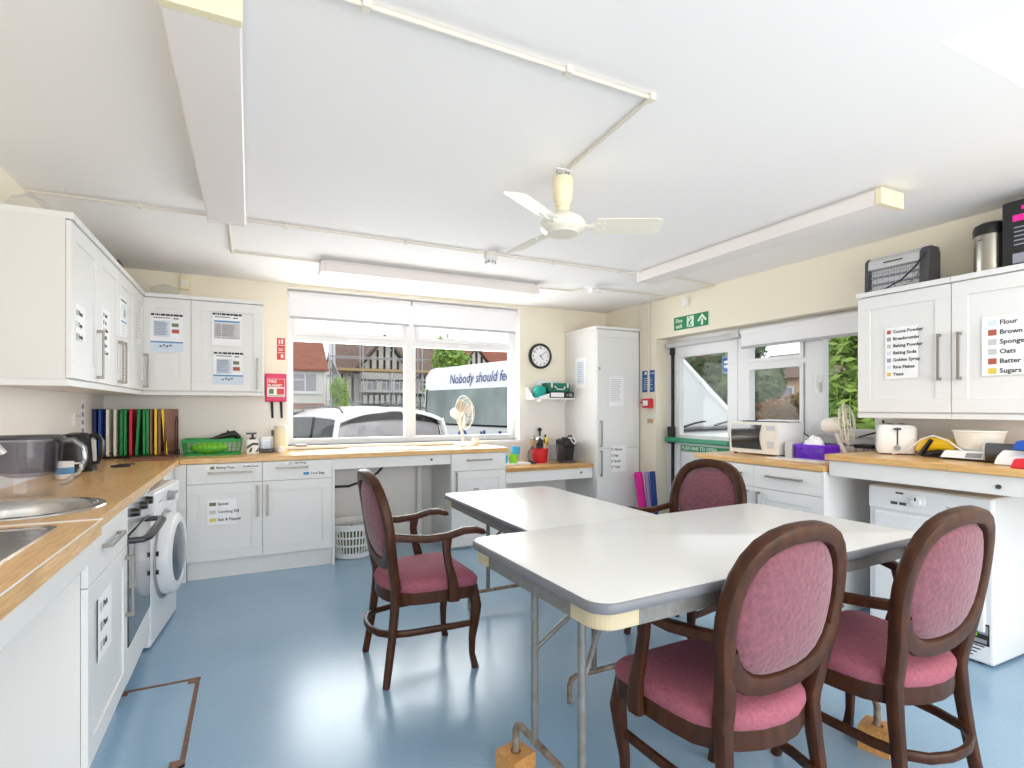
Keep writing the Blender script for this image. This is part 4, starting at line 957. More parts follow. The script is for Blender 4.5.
b = MB(); b.lathe([(.001, .019), (.088, .019), (.092, .04), (.09, .12), (.082, .20), (.07, .222), (.03, .232), (.001, .233)], K, 28); b.build('body', 'black', t)
b = MB(); b.sweep([(K.x + .07, K.y - .02, K.z + .215), (K.x + .105, K.y - .03, K.z + .215), (K.x + .125, K.y - .04, K.z + .18), (K.x + .125, K.y - .04, K.z + .1), (K.x + .1, K.y - .03, K.z + .05), (K.x + .08, K.y - .025, K.z + .05)], (.012, .01), 8, .8); b.build('handle', 'black', t)
b = MB(); b.sweep([(K.x + .088, K.y - .04, K.z + .06), (K.x + .086, K.y - .042, K.z + .19)], (.012, .003), 8, .8); b.build('water_gauge', 'ltgrey', t)
b = MB(); b.loft([[(K.x - .09, K.y - .02, K.z + .17), (K.x - .09, K.y + .02, K.z + .17), (K.x - .075, K.y + .012, K.z + .21), (K.x - .075, K.y - .012, K.z + .21)], [(K.x - .118, K.y - .008, K.z + .2), (K.x - .118, K.y + .008, K.z + .2), (K.x - .112, K.y + .006, K.z + .212), (K.x - .112, K.y - .006, K.z + .212)]]); b.build('spout', 'black', t)
t = thing('mug', 'white and blue floral mug beside the black kettle', 'mug', (-.90, 3.66, ZT)); K = V((-.90, 3.66, ZT))
b = MB(); b.lathe([(.001, 0), (.034, 0), (.039, .01), (.041, .09), (.038, .09), (.035, .012), (.001, .01)], K, 24); b.mi = 1; b.lathe([(.0398, .025), (.0415, .025), (.0424, .06), (.041, .06)], K, 24); b.build('cup', ['white', 'blueink'], t)
b = MB(); b.sweep([(K.x + .036, K.y, K.z + .078), (K.x + .065, K.y, K.z + .08), (K.x + .074, K.y, K.z + .05), (K.x + .06, K.y, K.z + .022), (K.x + .036, K.y, K.z + .018)], .006, 8); b.build('handle', 'white', t)
t = thing('sink_tap', 'chrome tap behind the water filter jug', 'tap', (-.99, 2.62, ZT)); K = V((-.985, 2.60, ZT))
b = MB(); b.lathe([(.001, 0), (.028, 0), (.026, .02), (.02, .04), (.019, .2), (.001, .2)], K, 20); b.build('body', 'chrome', t)
b = MB(); b.sweep([K + V((0, 0, .16)), K + V((.03, 0, .24)), K + V((.08, 0, .265)), K + V((.14, 0, .255)), K + V((.17, 0, .21))], .011, 10); b.build('spout', 'chrome', t)
b = MB(); b.lathe([(.001, .2), (.024, .2), (.024, .232), (.015, .24), (.001, .24)], K, 20); b.sweep([K + V((0, 0, .235)), K + V((.0, -.06, .262))], .006, 8); b.build('lever', 'grey', t)
b = MB()
b.sweep([(-.78, 4.30, ZT + .006), (-.72, 4.26, ZT + .006), (-.70, 4.2, ZT + .006), (-.76, 4.17, ZT + .006), (-.80, 4.22, ZT + .006), (-.74, 4.3, ZT + .008), (-.70, 4.36, ZT + .006)], .006, 8); tag(b.build('power_cord', 'black'), 'short coil of black power cord beside the kettle', 'cord')
# chopping board rack
t = thing('board_rack', 'black wire rack holding the coloured chopping boards in the corner', 'rack', (-.77, 4.98, ZT))
b = MB()
for y in (4.88, 5.08): b.cyl((-1.03, y, ZT + .012), (-.515, y, ZT + .012), .005, 8); b.cyl((-1.03, y, ZT + .045), (-.515, y, ZT + .045), .004, 8)
for x in (-1.03, -.515): b.cyl((x, 4.88, ZT + .012), (x, 5.08, ZT + .012), .005, 8); b.cyl((x, 4.88, ZT + .005), (x, 4.88, ZT + .045), .004, 8); b.cyl((x, 5.08, ZT + .005), (x, 5.08, ZT + .045), .004, 8)
b.build('frame', 'blackmat', t)
for x, ln in ((-.523, 1),):
    b = MB(); b.sweep([(x, 4.90, ZT + .012), (x, 4.9, ZT + .25), (x + .0, 4.95, ZT + .31), (x, 5.03, ZT + .31), (x, 5.06, ZT + .25), (x, 5.06, ZT + .012)], .004, 8); b.build('end_hoop', 'blackmat', t)
bd = [('navy', -1.025, 0, 'navy chopping board'), ('blue', -.994, 0, 'bright blue chopping board'), ('wboard', -.948, 0, 'white chopping board next to the blue one'), ('wboard', -.903, 0, 'white chopping board next to the green pair'), ('gboard', -.864, 0, 'green chopping board, left one of the pair before the red'), ('gboard', -.840, 0, 'green chopping board touching the red board'), ('rboard', -.806, 0, 'red chopping board'),
      ('gboard', -.762, .05, 'green chopping board leaning against two green ones'), ('gboard', -.722, 0, 'upright green chopping board right of the leaning green one'), ('gboard', -.700, 0, 'green chopping board touching a brown board'), ('bboard', -.678, 0, 'brown chopping board left of the yellow ones'), ('yboard', -.648, .0, 'yellow chopping board standing upright'), ('bboard', -.624, 0, 'brown chopping board between two yellow ones'), ('yboard', -.592, -.07, 'yellow chopping board leaning left'), ('bboard', -.545, 0, 'brown chopping board at the right end')]
for m_, x, ln, lb in bd:
    yw = .22 if x == -.545 else 0
    w_ = .0085 if m_ != 'bboard' else .008
    b = MB(); z0, z1 = ZT + .018, ZT + .372; n_ = 5
    pr = [(q[0], q[1]) for q in rr(4.87, 5.12, z0, z1, .02, 0)]
    b.loft([[(x + s_ * w_ + ln * (.5 - (z - z0) / (z1 - z0)) * -1.0 * (.36 if abs(ln) > 0 else 0) + (y - 5.06) * yw, y, z) for y, z in pr] for s_ in (-1, 1)])
    tag(b.build('chopping_board', m_, smooth=False, bevel=.002), lb + ' in the rack', 'chopping board', 'chopping boards in the corner rack')
b = MB(); b.loft([rr(-.80, -.50, 4.60, 4.85, .02, ZT + .0005), rr(-.80, -.50, 4.60, 4.85, .02, ZT + .015)]); tag(b.build('chopping_board', 'bboard', smooth=False, bevel=.003), 'brown chopping board lying flat on the worktop before the rack', 'chopping board', 'chopping boards in the corner rack')
def lattice_basket(name, label, cat, c, w, d, h, m, tap=.92, nx=12, ny=6, nz=3, grp=None):
    t = thing(name, label, cat, c, 0, grp); c = V(c); b = MB(); rings = []
    P = lambda u, v, z: (c.x + u * (tap + (1 - tap) * z / h), c.y + v * (tap + (1 - tap) * z / h), c.z + z)
    b.box(c.x - w / 2 * tap, c.x + w / 2 * tap, c.y - d / 2 * tap, c.y + d / 2 * tap, c.z, c.z + .005)
    th = .0035
    for z, hh in [(0, .014)] + [(h * k / nz, .004) for k in range(1, nz)] + [(h - .018, .018)]:
        for (u0, v0, u1, v1) in ((-w / 2, -d / 2, w / 2, -d / 2), (w / 2, -d / 2, w / 2, d / 2), (w / 2, d / 2, -w / 2, d / 2), (-w / 2, d / 2, -w / 2, -d / 2)):
            nx_, ny_ = (v1 - v0), -(u1 - u0); l = math.hypot(nx_, ny_); nx_ /= l; ny_ /= l
            a0, a1, a2, a3 = V(P(u0, v0, z)), V(P(u1, v1, z)), V(P(u1, v1, z + hh)), V(P(u0, v0, z + hh)); n = V((nx_, ny_, 0)) * th
            b.hexa([a0, a1, a1 + n, a0 + n, a3, a2, a2 + n, a3 + n])
    for (u0, v0, u1, v1, nn) in ((-w / 2, -d / 2, w / 2, -d / 2, nx), (w / 2, -d / 2, w / 2, d / 2, ny), (w / 2, d / 2, -w / 2, d / 2, nx), (-w / 2, d / 2, -w / 2, -d / 2, ny)):
        for i in range(nn + 1):
            f = i / nn; u, v = u0 + (u1 - u0) * f, v0 + (v1 - v0) * f; ww = .006 if 0 < i < nn else .012
            b.sweep([P(u, v, .002), P(u, v, h - .004)], ww / 2, 4)
    b.build('body', m, t, smooth=False)
    b = MB(); e = .006
    b.loft([[(c.x + sx * (w / 2 + e), c.y + sy * (d / 2 + e), z) for sx, sy in ((-1, -1), (1, -1), (1, 1), (-1, 1))] for z in (c.z + h - .004, c.z + h + .004)] + [[(c.x + sx * (w / 2 - .006), c.y + sy * (d / 2 - .006), z) for sx, sy in ((-1, -1), (1, -1), (1, 1), (-1, 1))] for z in (c.z + h + .004, c.z + h - .004)], closed=True)
    b.build('rim', m, t, smooth=False, bevel=.002); return t
lattice_basket('plastic_basket', 'green plastic lattice basket on the worktop right of the chopping boards', 'basket', (-.27, 5.03, ZT), .42, .27, .125, 'gbasket')
b = MB(); b.ball((-.30, 5.03, ZT + .055), 1, 14, (.14, .09, .05)); tag(b.build('folded_cloth', 'lime'), 'lime green cloth inside the green lattice basket', 'cloth')
b = MB(); b.sweep([(-.30, 5.0, ZT + .115), (-.2, 5.02, ZT + .15), (-.12, 5.04, ZT + .165), (-.08, 5.05, ZT + .13)], [.012, .022, .03, .02], 10); b.sweep([(-.14, 5.04, ZT + .16), (-.17, 5.03, ZT + .19)], .01, 8); tag(b.build('hand_whisk', 'black'), 'black hand mixer lying on top of the green basket', 'hand mixer')
t = thing('pump_canister', 'black and white patterned canister with black pump beside the green basket', 'canister', (.02, 5.02, ZT)); K = V((.02, 5.02, ZT))
b = MB(); b.box(K.x - .045, K.x + .045, K.y - .04, K.y + .04, K.z, K.z + .115); b.mi = 1; F3 = BACK(K.y - .04)
b.prism([(K.x - .044, K.z + .06), (K.x - .0, K.z + .09), (K.x + .044, K.z + .085), (K.x + .044, K.z + .065), (K.x + .005, K.z + .07), (K.x - .044, K.z + .035)], F3, 0, .0006); b.prism([(K.x - .03, K.z + .01), (K.x - .01, K.z + .01), (K.x - .0, K.z + .05), (K.x - .02, K.z + .04)], F3, 0, .0006)
b.prism([(K.x + .02, K.z + .01), (K.x + .044, K.z + .01), (K.x + .044, K.z + .05)], F3, 0, .0006); b.build('body', ['white', 'black'], t, smooth=False)
b = MB(); b.cyl(K + V((0, 0, .115)), K + V((0, 0, .165)), .01); b.box(K.x - .05, K.x + .03, K.y - .012, K.y + .012, K.z + .158, K.z + .172); b.cyl(K + V((0, 0, .115)), K + V((0, 0, .13)), .025); b.build('pump', 'black', t, smooth=False)
t = thing('clear_storage_box', 'clear plastic storage box with black base right of the patterned canister', 'box', (.12, 5.05, ZT)); K = V((.125, 5.06, ZT))
b = MB(); b.box(K.x - .055, K.x + .06, K.y - .06, K.y + .06, K.z, K.z + .03); b.build('base', 'black', t, smooth=False, bevel=.004)
b = MB(); b.loft([rr(K.x - .055, K.x + .06, K.y - .06, K.y + .06, .015, K.z + .03), rr(K.x - .06, K.x + .065, K.y - .06, K.y + .06, .015, K.z + .13), rr(K.x - .057, K.x + .062, K.y - .057, K.y + .057, .015, K.z + .13), rr(K.x - .052, K.x + .057, K.y - .057, K.y + .057, .015, K.z + .034)], closed=True); b.build('bin', 'clear', t)
b = MB(); b.box(K.x - .045, K.x + .035, K.y - .045, K.y + .045, K.z + .031, K.z + .11); b.build('contents', 'paleblue', t, smooth=False, bevel=.01)
t = thing('storage_canister', 'tall cream storage canister under the fire blanket', 'canister', (.235, 5.06, ZT)); K = V((.24, 5.06, ZT))
b = MB(); b.lathe([(.001, 0), (.055, 0), (.058, .01), (.058, .19), (.05, .21), (.001, .21)], K, 28); b.build('body', 'creamy', t)
b = MB(); b.lathe([(.001, .21), (.052, .21), (.052, .228), (.02, .235), (.001, .236)], K, 28); b.build('lid', 'cream', t)
b = MB(); b.box(K.x - .075, K.x - .055, K.y - .02, K.y + .02, K.z + .14, K.z + .19); b.build('clasp', 'black', t, smooth=False, bevel=.004)
b = MB(); b.lathe([(.001, 0), (.022, 0), (.03, .02), (.024, .05), (.012, .055), (.001, .055)], (.235, 4.94, ZT), 20); tag(b.build('egg_cup', 'white'), 'small round white pot before the cream canister', 'pot')
# on top of the left cabinets
t = thing('speaker', 'small black speaker on top of the left wall cabinets', 'speaker', (-.82, 4.385, 2.19))
b = MB(); b.box(-.87, -.775, 4.33, 4.44, 2.1905, 2.285); b.build('case', 'black', t, smooth=False, bevel=.015)
b = MB(); b.ob(LEFT(-.775), 4.35, 4.42, 2.21, 2.27, 0, .003); b.build('grille', 'darkgrey', t, smooth=False)
def crumple(name, label, cat, c, r, m, seed):
    random.seed(seed); b = MB(); c = V(c)
    rs = []
    for i in range(7):
        th = PI * i / 6; rs.append([c + V((r[0] * max(math.sin(th), .02) * math.cos(2 * PI * j / 14) * random.uniform(.7, 1.1), r[1] * max(math.sin(th), .02) * math.sin(2 * PI * j / 14) * random.uniform(.7, 1.1), r[2] * (1 - math.cos(th)) * (random.uniform(.85, 1.1) if i > 0 else 1))) for j in range(14)])
    b.loft(rs); return tag(b.build(name, m, smooth=False), label, cat)
crumple('plastic_bag', 'crumpled clear plastic bag on top of the corner wall cabinet', 'bag', (-.62, 5.08, 2.191), (.12, .08, .05), 'clear', 3)
crumple('plastic_bag', 'crumpled clear plastic bag on top of the left cabinet nearest the camera', 'bag', (-.93, 3.25, 2.191), (.08, .08, .055), 'clear', 5)

# ------------------------------------------------------------------ window worktop, knee space, desk
def desk_fan(label, base, zb, head, face, r, hgt, cage='fan', tilt=0., blades='smoke', basem='white'):
    t = thing('desk_fan', label, 'fan', (base[0], base[1], zb)); B = V((base[0], base[1], zb))
    b = MB(); b.lathe([(.001, 0), (r * .62, 0), (r * .62, .012), (r * .45, .028), (.03, .04), (.001, .042)], B, 28); b.build('base', basem, t)
    f = V((math.cos(face), math.sin(face), tilt)).normalized(); hc = B + V((0, 0, hgt)); s_ = V((-math.sin(face), math.cos(face), 0))
    b = MB(); b.cyl(B + V((0, 0, .03)), hc - f * .06 - V((0, 0, .05)), .017, 14, .014); b.build('stem', basem, t)
    b = MB(); b.lathe([(.001, -.15), (.035, -.145), (.052, -.12), (.055, -.05), (.045, -.035), (.001, -.03)], hc, 20, f); b.build('motor', basem, t)
    b = MB(); u = f.cross(s_).normalized()
    for dd, rr_ in ((-.03, r * .75), (.0, r), (.035, r * .82), (.05, r * .45)):
        n = 30; b.sweep([hc + f * dd + s_ * rr_ * math.cos(2 * PI * i / n) + u * rr_ * math.sin(2 * PI * i / n) for i in range(n)], .0022 if rr_ != r else .004, 6, closed=True)
    for i in range(28):
        a = 2 * PI * i / 28; d_ = s_ * math.cos(a) + u * math.sin(a)
        b.sweep([hc + f * .055 + d_ * r * .2, hc + f * .048 + d_ * r * .5, hc + f * .033 + d_ * r * .84, hc + d_ * r, hc - f * .028 + d_ * r * .76, hc - f * .034 + d_ * r * .3], .0011, 4)
    b.lathe([(.001, .056), (r * .2, .056), (r * .2, .05), (.001, .05)], hc, 18, f); b.build('cage', cage, t)
    for k in range(3):
        a = 2 * PI * k / 3 + .4; d_ = s_ * math.cos(a) + u * math.sin(a); e_ = f.cross(d_)
        b = MB(); b.loft([[hc + d_ * r * q + e_ * w1 * r + f * c1_, hc + d_ * r * q + e_ * w2 * r - f * c1_, hc + d_ * r * q + e_ * w2 * r - f * (c1_ - .003), hc + d_ * r * q + e_ * w1 * r + f * (c1_ + .003)] for q, w1, w2, c1_ in ((.15, -.1, .1, .008), (.45, -.28, .25, .014), (.75, -.36, .26, .014), (.86, -.2, .15, .008))]); b.build('blade', blades, t)
    return t
desk_fan('cream desk fan on the window worktop before the white minibus', (1.93, 5.03), ZT, None, math.radians(-52), .17, .335, 'fan', .05, 'blade', 'cream')
K = (2.04, 5.12); b = MB(); b.lathe([(.001, 0), (.03, 0), (.04, .02), (.04, .07), (.036, .07), (.034, .02), (.001, .012)], (2.09, 5.12, ZT), 20); tag(b.build('beaker', 'wboard'), 'small pale beaker on the window worktop behind the desk fan', 'cup')
b = MB(); b.box(.36, .46, 5.10, 5.18, .9553, .975); tag(b.build('nail_brush', 'grey', smooth=False, bevel=.008), 'small grey brush on the left end of the window sill', 'brush')
# laundry basket
t = thing('laundry_basket', 'round white slatted laundry basket in the kneehole under the window worktop', 'basket', (.80, 4.86, 0)); K = V((.815, 4.88, 0))
b = MB(); nb = 44; rad = lambda z: .168 + .04 * z / .29
b.lathe([(.001, .003), (.163, .003), (.170, .01), (.176, .05), (.172, .05), (.166, .014), (.001, .01)], K, 44)
for z0_, z1_ in ((.11, .125), (.18, .195), (.25, .29)): b.lathe([(rad(z0_) - .004, z0_), (rad(z0_), z0_), (rad(z1_), z1_), (rad(z1_) - .004, z1_)], K, 44)
for i in range(nb):
    a = 2 * PI * i / nb; b.sweep([K + V((rad(z) * math.cos(a), rad(z) * math.sin(a), 0)) * 1 + V((0, 0, z)) - V((0, 0, 0)) for z in (.045, .26)], (.003, .0068), 4, side=(math.cos(a), math.sin(a), 0))
b.build('body', 'white', t, smooth=False)
b = MB(); b.lathe([(rad(.29) - .006, .286), (rad(.29) + .010, .286), (rad(.29) + .012, .298), (rad(.29) - .002, .30)], K, 44); b.build('rim', 'white', t)
crumple('laundry', 'dark green and white cloths inside the white laundry basket', 'laundry', (.80, 4.86, .012), (.12, .12, .12), 'leaf2', 11)
b = MB(); b.sweep([(.66, 4.96, .60), (.80, 4.98, .595), (.95, 4.99, .64), (1.06, 5.0, .70), (1.15, 5.02, .79)], .011, 10); tag(b.build('drain_hose', 'black'), 'black drain hose hanging across the kneehole under the window', 'hose')
b = MB()
b.cyl((1.52, 5.2, 0), (1.52, 5.2, .78), .03, 14); tag(b.build('waste_pipe', 'trimwhite'), 'white upright waste pipe at the back of the window kneehole', 'pipe')
ZD = .7153
b = MB(); b.loft([rr(2.27, 2.60, 4.86, 5.08, .03, ZD), rr(2.26, 2.61, 4.85, 5.09, .03, ZD + .018), rr(2.268, 2.602, 4.858, 5.082, .03, ZD + .018), rr(2.28, 2.59, 4.87, 5.07, .03, ZD + .005)] ); tag(b.build('serving_tray', 'white', smooth=False), 'white tray under the coloured cups on the low oak desk', 'tray')
def cup(label, c, m, r=.042, h=.075):
    b = MB(); b.lathe([(.001, 0), (r * .8, 0), (r * .86, .006), (r, h), (r - .004, h), (r * .8, .01), (.001, .008)], c, 24); return tag(b.build('plastic_cup', m), label, 'cup', 'coloured cups on the low desk')
cup('sky blue plastic cup at the left end of the white tray', (2.325, 4.95, ZD + .0185), 'cyan', .046, .085)
cup('lime green plastic cup beside the blue one on the tray', (2.44, 4.95, ZD + .0185), 'lime', .046, .085)
cup('pale upturned plastic cup holding up the blue one', (2.51, 5.03, ZD + .0185), 'clear', .04, .08)
cup('sky blue plastic cup standing higher on a pale cup', (2.51, 5.03, ZD + .0988), 'cyan', .048, .08)
t = thing('utensil_pot', 'red pot full of kitchen utensils on the low oak desk', 'utensil pot', (2.80, 5.02, ZD)); K = V((2.79, 5.02, ZD))
b = MB(); b.lathe([(.001, 0), (.07, 0), (.078, .01), (.092, .15), (.088, .15), (.074, .014), (.001, .01)], K, 28); b.build('pot', 'red', t)
random.seed(4)
for i, m_ in enumerate(('block', 'black', 'steel', 'block', 'black', 'yellow')):
    a = i * 1.05; d = V((math.cos(a) * .05, math.sin(a) * .05, .0)); p0 = K + d * .6 + V((0, 0, .012)); p1 = K + d * 1.6 + V((0, 0, .19 + .02 * (i % 3)))
    ut = thing('kitchen_utensil', ['pale wooden spoon', 'black slotted spoon', 'steel ladle', 'broad wooden spatula', 'black spatula', 'yellow handled brush'][i] + ' standing in the red utensil pot', 'utensil', p0, 0, 'utensils in the red pot')
    b = MB(); b.cyl(p0, p1, .0055, 8); b.build('shaft', m_, ut)
    b = MB(); b.ball(p1 + d * .1 + V((0, 0, .02)), 1, 12, (.024, .012, .03)); b.build('head', m_, ut)
t = thing('milk_pan', 'small black wire handled pan left of the red utensil pot', 'pan', (2.66, 4.98, ZD)); K = V((2.665, 4.96, ZD))
b = MB(); b.lathe([(.001, 0), (.045, 0), (.048, .01), (.045, .02), (.001, .02)], K, 20); b.build('base', 'black', t)
b = MB(); b.sweep([K + V((.02, 0, .015)), K + V((-.035, 0, .03)), K + V((-.05, 0, .08)), K + V((-.035, 0, .14)), K + V((.0, 0, .165)), K + V((.03, 0, .16))], .006, 8); b.ball(K + V((0, 0, .17)), .018, 10); b.build('handle', 'darkgrey', t)
t = thing('hand_blender', 'chrome and black food grinder behind the red utensil pot', 'grinder', (2.86, 5.15, ZD)); K = V((2.87, 5.165, ZD))
b = MB(); b.lathe([(.001, 0), (.06, 0), (.055, .03), (.04, .12), (.04, .19), (.001, .19)], K, 22); b.build('stand', 'black', t)
b = MB(); b.ball(K + V((0, 0, .235)), .052, 18); b.build('body', 'chrome', t)
b = MB(); b.cyl(K + V((0, 0, .28)), K + V((0, 0, .33)), .012); b.ball(K + V((0, 0, .345)), .024, 12); b.sweep([K + V((.05, 0, .2)), K + V((.075, 0, .24)), K + V((.07, 0, .29))], .012, 8); b.build('knob', 'black', t)
t = thing('clear_container', 'clear plastic container before the red utensil pot on the low desk', 'container', (2.90, 4.86, ZD)); K = V((2.89, 4.85, ZD))
b = MB(); b.loft([rr(K.x - .06, K.x + .06, K.y - .06, K.y + .06, .02, K.z), rr(K.x - .072, K.x + .072, K.y - .07, K.y + .07, .02, K.z + .19), rr(K.x - .069, K.x + .069, K.y - .067, K.y + .067, .02, K.z + .19), rr(K.x - .057, K.x + .057, K.y - .057, K.y + .057, .02, K.z + .004)]); b.build('box', 'clear', t)
b = MB(); b.loft([rr(K.x - .075, K.x + .075, K.y - .073, K.y + .073, .02, K.z + .188), rr(K.x - .075, K.x + .075, K.y - .073, K.y + .073, .02, K.z + .198), rr(K.x - .068, K.x + .068, K.y - .066, K.y + .066, .02, K.z + .198), rr(K.x - .068, K.x + .068, K.y - .066, K.y + .066, .02, K.z + .188)], closed=True); b.build('rim', 'clear', t)
t = thing('coffee_machine', 'black coffee machine with a white cable at the right of the low desk', 'coffee machine', (3.05, 4.93, ZD)); K = V((3.06, 4.93, ZD))
b = MB(); b.loft([rr(K.x - .08, K.x + .075, K.y - .1, K.y + .1, .025, K.z + .001), rr(K.x - .08, K.x + .075, K.y - .1, K.y + .1, .025, K.z + .022)]); b.build('base', 'darkgrey', t, smooth=False)
b = MB(); b.loft([rr(K.x - .075, K.x + .07, K.y - .06, K.y + .1, .03, K.z + .022), rr(K.x - .078, K.x + .073, K.y - .08, K.y + .1, .03, K.z + .16), rr(K.x - .078, K.x + .073, K.y - .1, K.y + .1, .03, K.z + .19), rr(K.x - .078, K.x + .073, K.y - .1, K.y + .1, .03, K.z + .235), rr(K.x - .06, K.x + .055, K.y - .08, K.y + .08, .03, K.z + .255)]); b.build('body', 'black', t, smooth=False)
b = MB(); b.cyl(K + V((-.05, -.06, .25)), K + V((-.05, -.06, .275)), .035, 18); b.sweep([K + V((.02, -.02, .255)), K + V((.03, -.02, .285)), K + V((.06, -.03, .28))], .012, 8); b.build('lid_catch', 'black', t)
b = MB(); b.sweep([K + V((-.02, -.05, .27)), K + V((.0, -.09, .262)), K + V((.02, -.106, .22)), K + V((.04, -.108, .2)), K + V((.06, -.1, .23)), K + V((.06, -.06, .262))], .006, 8); b.build('cable', 'white', t)
t = thing('water_tank', 'clear water tank standing between the coffee machine and larder', 'tank', (3.18, 5.0, ZD)); K = V((3.185, 4.99, ZD))
b = MB(); b.lathe([(.001, 0), (.045, 0), (.05, .01), (.052, .2), (.049, .2), (.046, .014), (.001, .01)], K, 24); b.build('vessel', 'clear', t)
b = MB(); b.lathe([(.001, .2), (.053, .2), (.053, .212), (.001, .214)], K, 24); b.build('lid', 'ltgrey', t)
# yoga mats
def mat_roll(label, x0, y0, x1, y1, zt, r, m):
    b = MB(); p0 = V((x0, y0, .0)); p1 = V((x1, y1, zt)); d = (p1 - p0).normalized(); s_ = d.orthogonal().normalized(); u = d.cross(s_); pts = []
    N = 60
    for i in range(N):
        a = i / N * 2 * PI * 3.2; q = r * (.25 + .75 * i / N); pts.append((q * math.cos(a), q * math.sin(a)))
    inn = [(x * (1 - .1), y * (1 - .1)) for x, y in pts]
    o = p0 + V((0, 0, r * .35))
    for i in range(N - 1):
        c = [pts[i], pts[i + 1], inn[i + 1], inn[i]]
        b.hexa([o + s_ * x + u * y for x, y in c] + [p1 + s_ * x + u * y for x, y in c])
    b.cyl(o, p1 - d * .004, r * .8, 20)
    return tag(b.build('exercise_mat', m, smooth=False), label, 'mat', 'rolled mats by the exit door')
mat_roll('hot pink rolled mat leaning left beside the larder', 3.752, 4.455, 3.645, 4.45, .62, .05, 'pink')
mat_roll('lilac rolled mat between the pink and the blue one', 3.775, 4.375, 3.725, 4.41, .63, .028, 'lilac')
mat_roll('deep blue rolled mat nearest the door frame', 3.78, 4.31, 3.745, 4.345, .64, .034, 'deepblue')

# ------------------------------------------------------------------ right worktop things
ZM = .9433
FM = RIGHT(3.44)
t = thing('microwave', 'cream microwave oven with black door on the worktop by the exit', 'microwave', (3.58, 2.85, ZM))
b = MB(); b.box(3.455, 3.73, 2.64, 3.07, ZM + .012, ZM + .25); b.build('case', 'enamel', t, smooth=False, bevel=.006)
b = MB(); b.ob(FM, -3.075, -2.637, ZM + .012, ZM + .252, -.018, .0); b.build('front_panel', 'cream', t, smooth=False, bevel=.004)
b = MB(); n = 8
prof = [(-3.045 - .008 * math.sin(PI * i / n), ZM + .045 + .185 * i / n) for i in range(n + 1)] + [(-2.775 - .02 * math.sin(PI * i / n), ZM + .23 - .185 * i / n) for i in range(n + 1)]
b.prism(prof, FM, 0, .006); b.build('door_window', 'ovenglass', t, smooth=False)
b = MB(); b.ob(FM, -2.735, -2.66, ZM + .19, ZM + .225, 0, .003); b.build('display', 'ltgrey', t, smooth=False, bevel=.002)
b = MB(); b.ob(FM, -2.735, -2.665, ZM + .135, ZM + .17, 0, .004); b.build('button', 'cream', t, smooth=False, bevel=.002)
b = MB(); b.ob(FM, -2.725, -2.675, ZM + .06, ZM + .11, 0, .008); b.build('door_button', 'ltgrey', t, smooth=False, bevel=.004)
for y in (2.67, 3.04):
    for x in (3.47, 3.70):
        b = MB(); b.cyl((x, y, ZM), (x, y, ZM + .013), .014); b.build('foot', 'black', t)
b = MB(); b.loft([[(3.47, 2.98, ZM + .2505), (3.60, 2.68, ZM + .2505), (3.72, 2.75, ZM + .2505), (3.62, 3.05, ZM + .2505)], [(3.47, 2.98, ZM + .258), (3.60, 2.68, ZM + .258), (3.72, 2.75, ZM + .258), (3.62, 3.05, ZM + .258)]]); tag(b.build('folder', 'navy', smooth=False), 'dark blue folder lying on the microwave', 'folder')
b = MB(); b.loft([[(3.50, 2.86, ZM + .2585), (3.53, 2.60, ZM + .2585), (3.72, 2.63, ZM + .2585), (3.70, 2.92, ZM + .2585)], [(3.50, 2.86, ZM + .266), (3.53, 2.60, ZM + .266), (3.72, 2.63, ZM + .266), (3.70, 2.92, ZM + .266)]]); tag(b.build('paper_stack', 'paper', smooth=False), 'white papers on the blue folder on top of the microwave', 'papers')
b = MB(); b.loft([rr(3.46, 3.62, 2.545, 2.60, .008, ZM), rr(3.46, 3.62, 2.545, 2.60, .008, ZM + .115)]); tag(b.build('carton', 'ltgrey', smooth=False), 'narrow pale grey carton between the microwave and purple basket', 'carton')
b = MB(); b.loft([rr(3.30, 3.58, 2.26, 2.62, .02, ZM), rr(3.30, 3.58, 2.26, 2.62, .02, ZM + .006)]) if False else b.box(3.31, 3.44, 2.24, 2.63, ZM, ZM + .006); tag(b.build('plastic_tray', 'wboard', smooth=False), 'thin white tray on the worktop before the purple basket', 'tray')
lattice_basket('plastic_basket', 'purple plastic basket on the worktop right of the microwave', 'basket', (3.54, 2.41, ZM), .15, .22, .10, 'purple', .96, 18, 24, 2)
crumple('paper_bag', 'white paper packets sticking out of the purple basket', 'packet', (3.54, 2.43, ZM + .006), (.06, .09, .075), 'paper', 21)
desk_fan('old cream desk fan on the worktop beneath the right window', (3.64, 2.27), ZM, None, math.radians(-62), .145, .245, 'fan', .1, 'creamy', 'cream')
t = thing('wire_stand', 'small black topped stand with chrome legs behind the raised worktop', 'stand', (3.72, 2.18, ZM))
b = MB(); b.box(3.69, 3.80, 2.13, 2.25, ZM + .085, ZM + .11); b.build('top', 'blackmat', t, smooth=False, bevel=.004)
for x in (3.70, 3.79):
    for y in (2.14, 2.24):
        b = MB(); b.cyl((x, y, ZM), (x, y, ZM + .086), .007); b.build('leg', 'chrome', t)
b = MB(); b.sweep([(3.79, 2.27, 1.1), (3.79, 2.14, 1.14), (3.79, 2.06, 1.12), (3.74, 2.03, 1.115), (3.79, 2.1, 1.15), (3.795, 2.12, 1.22)], .006, 8); tag(b.build('power_cord', 'black'), 'black power cord looping behind the toaster', 'cord')
b = MB(); b.sweep([(3.76, 2.72, ZM + .2), (3.78, 2.6, ZM + .12), (3.79, 2.5, ZM + .07), (3.78, 2.4, ZM + .09), (3.78, 2.33, ZM + .13)], .005, 8); tag(b.build('power_cord', 'black'), 'black power cord trailing from the microwave to the old fan', 'cord')
ZH = 1.0173
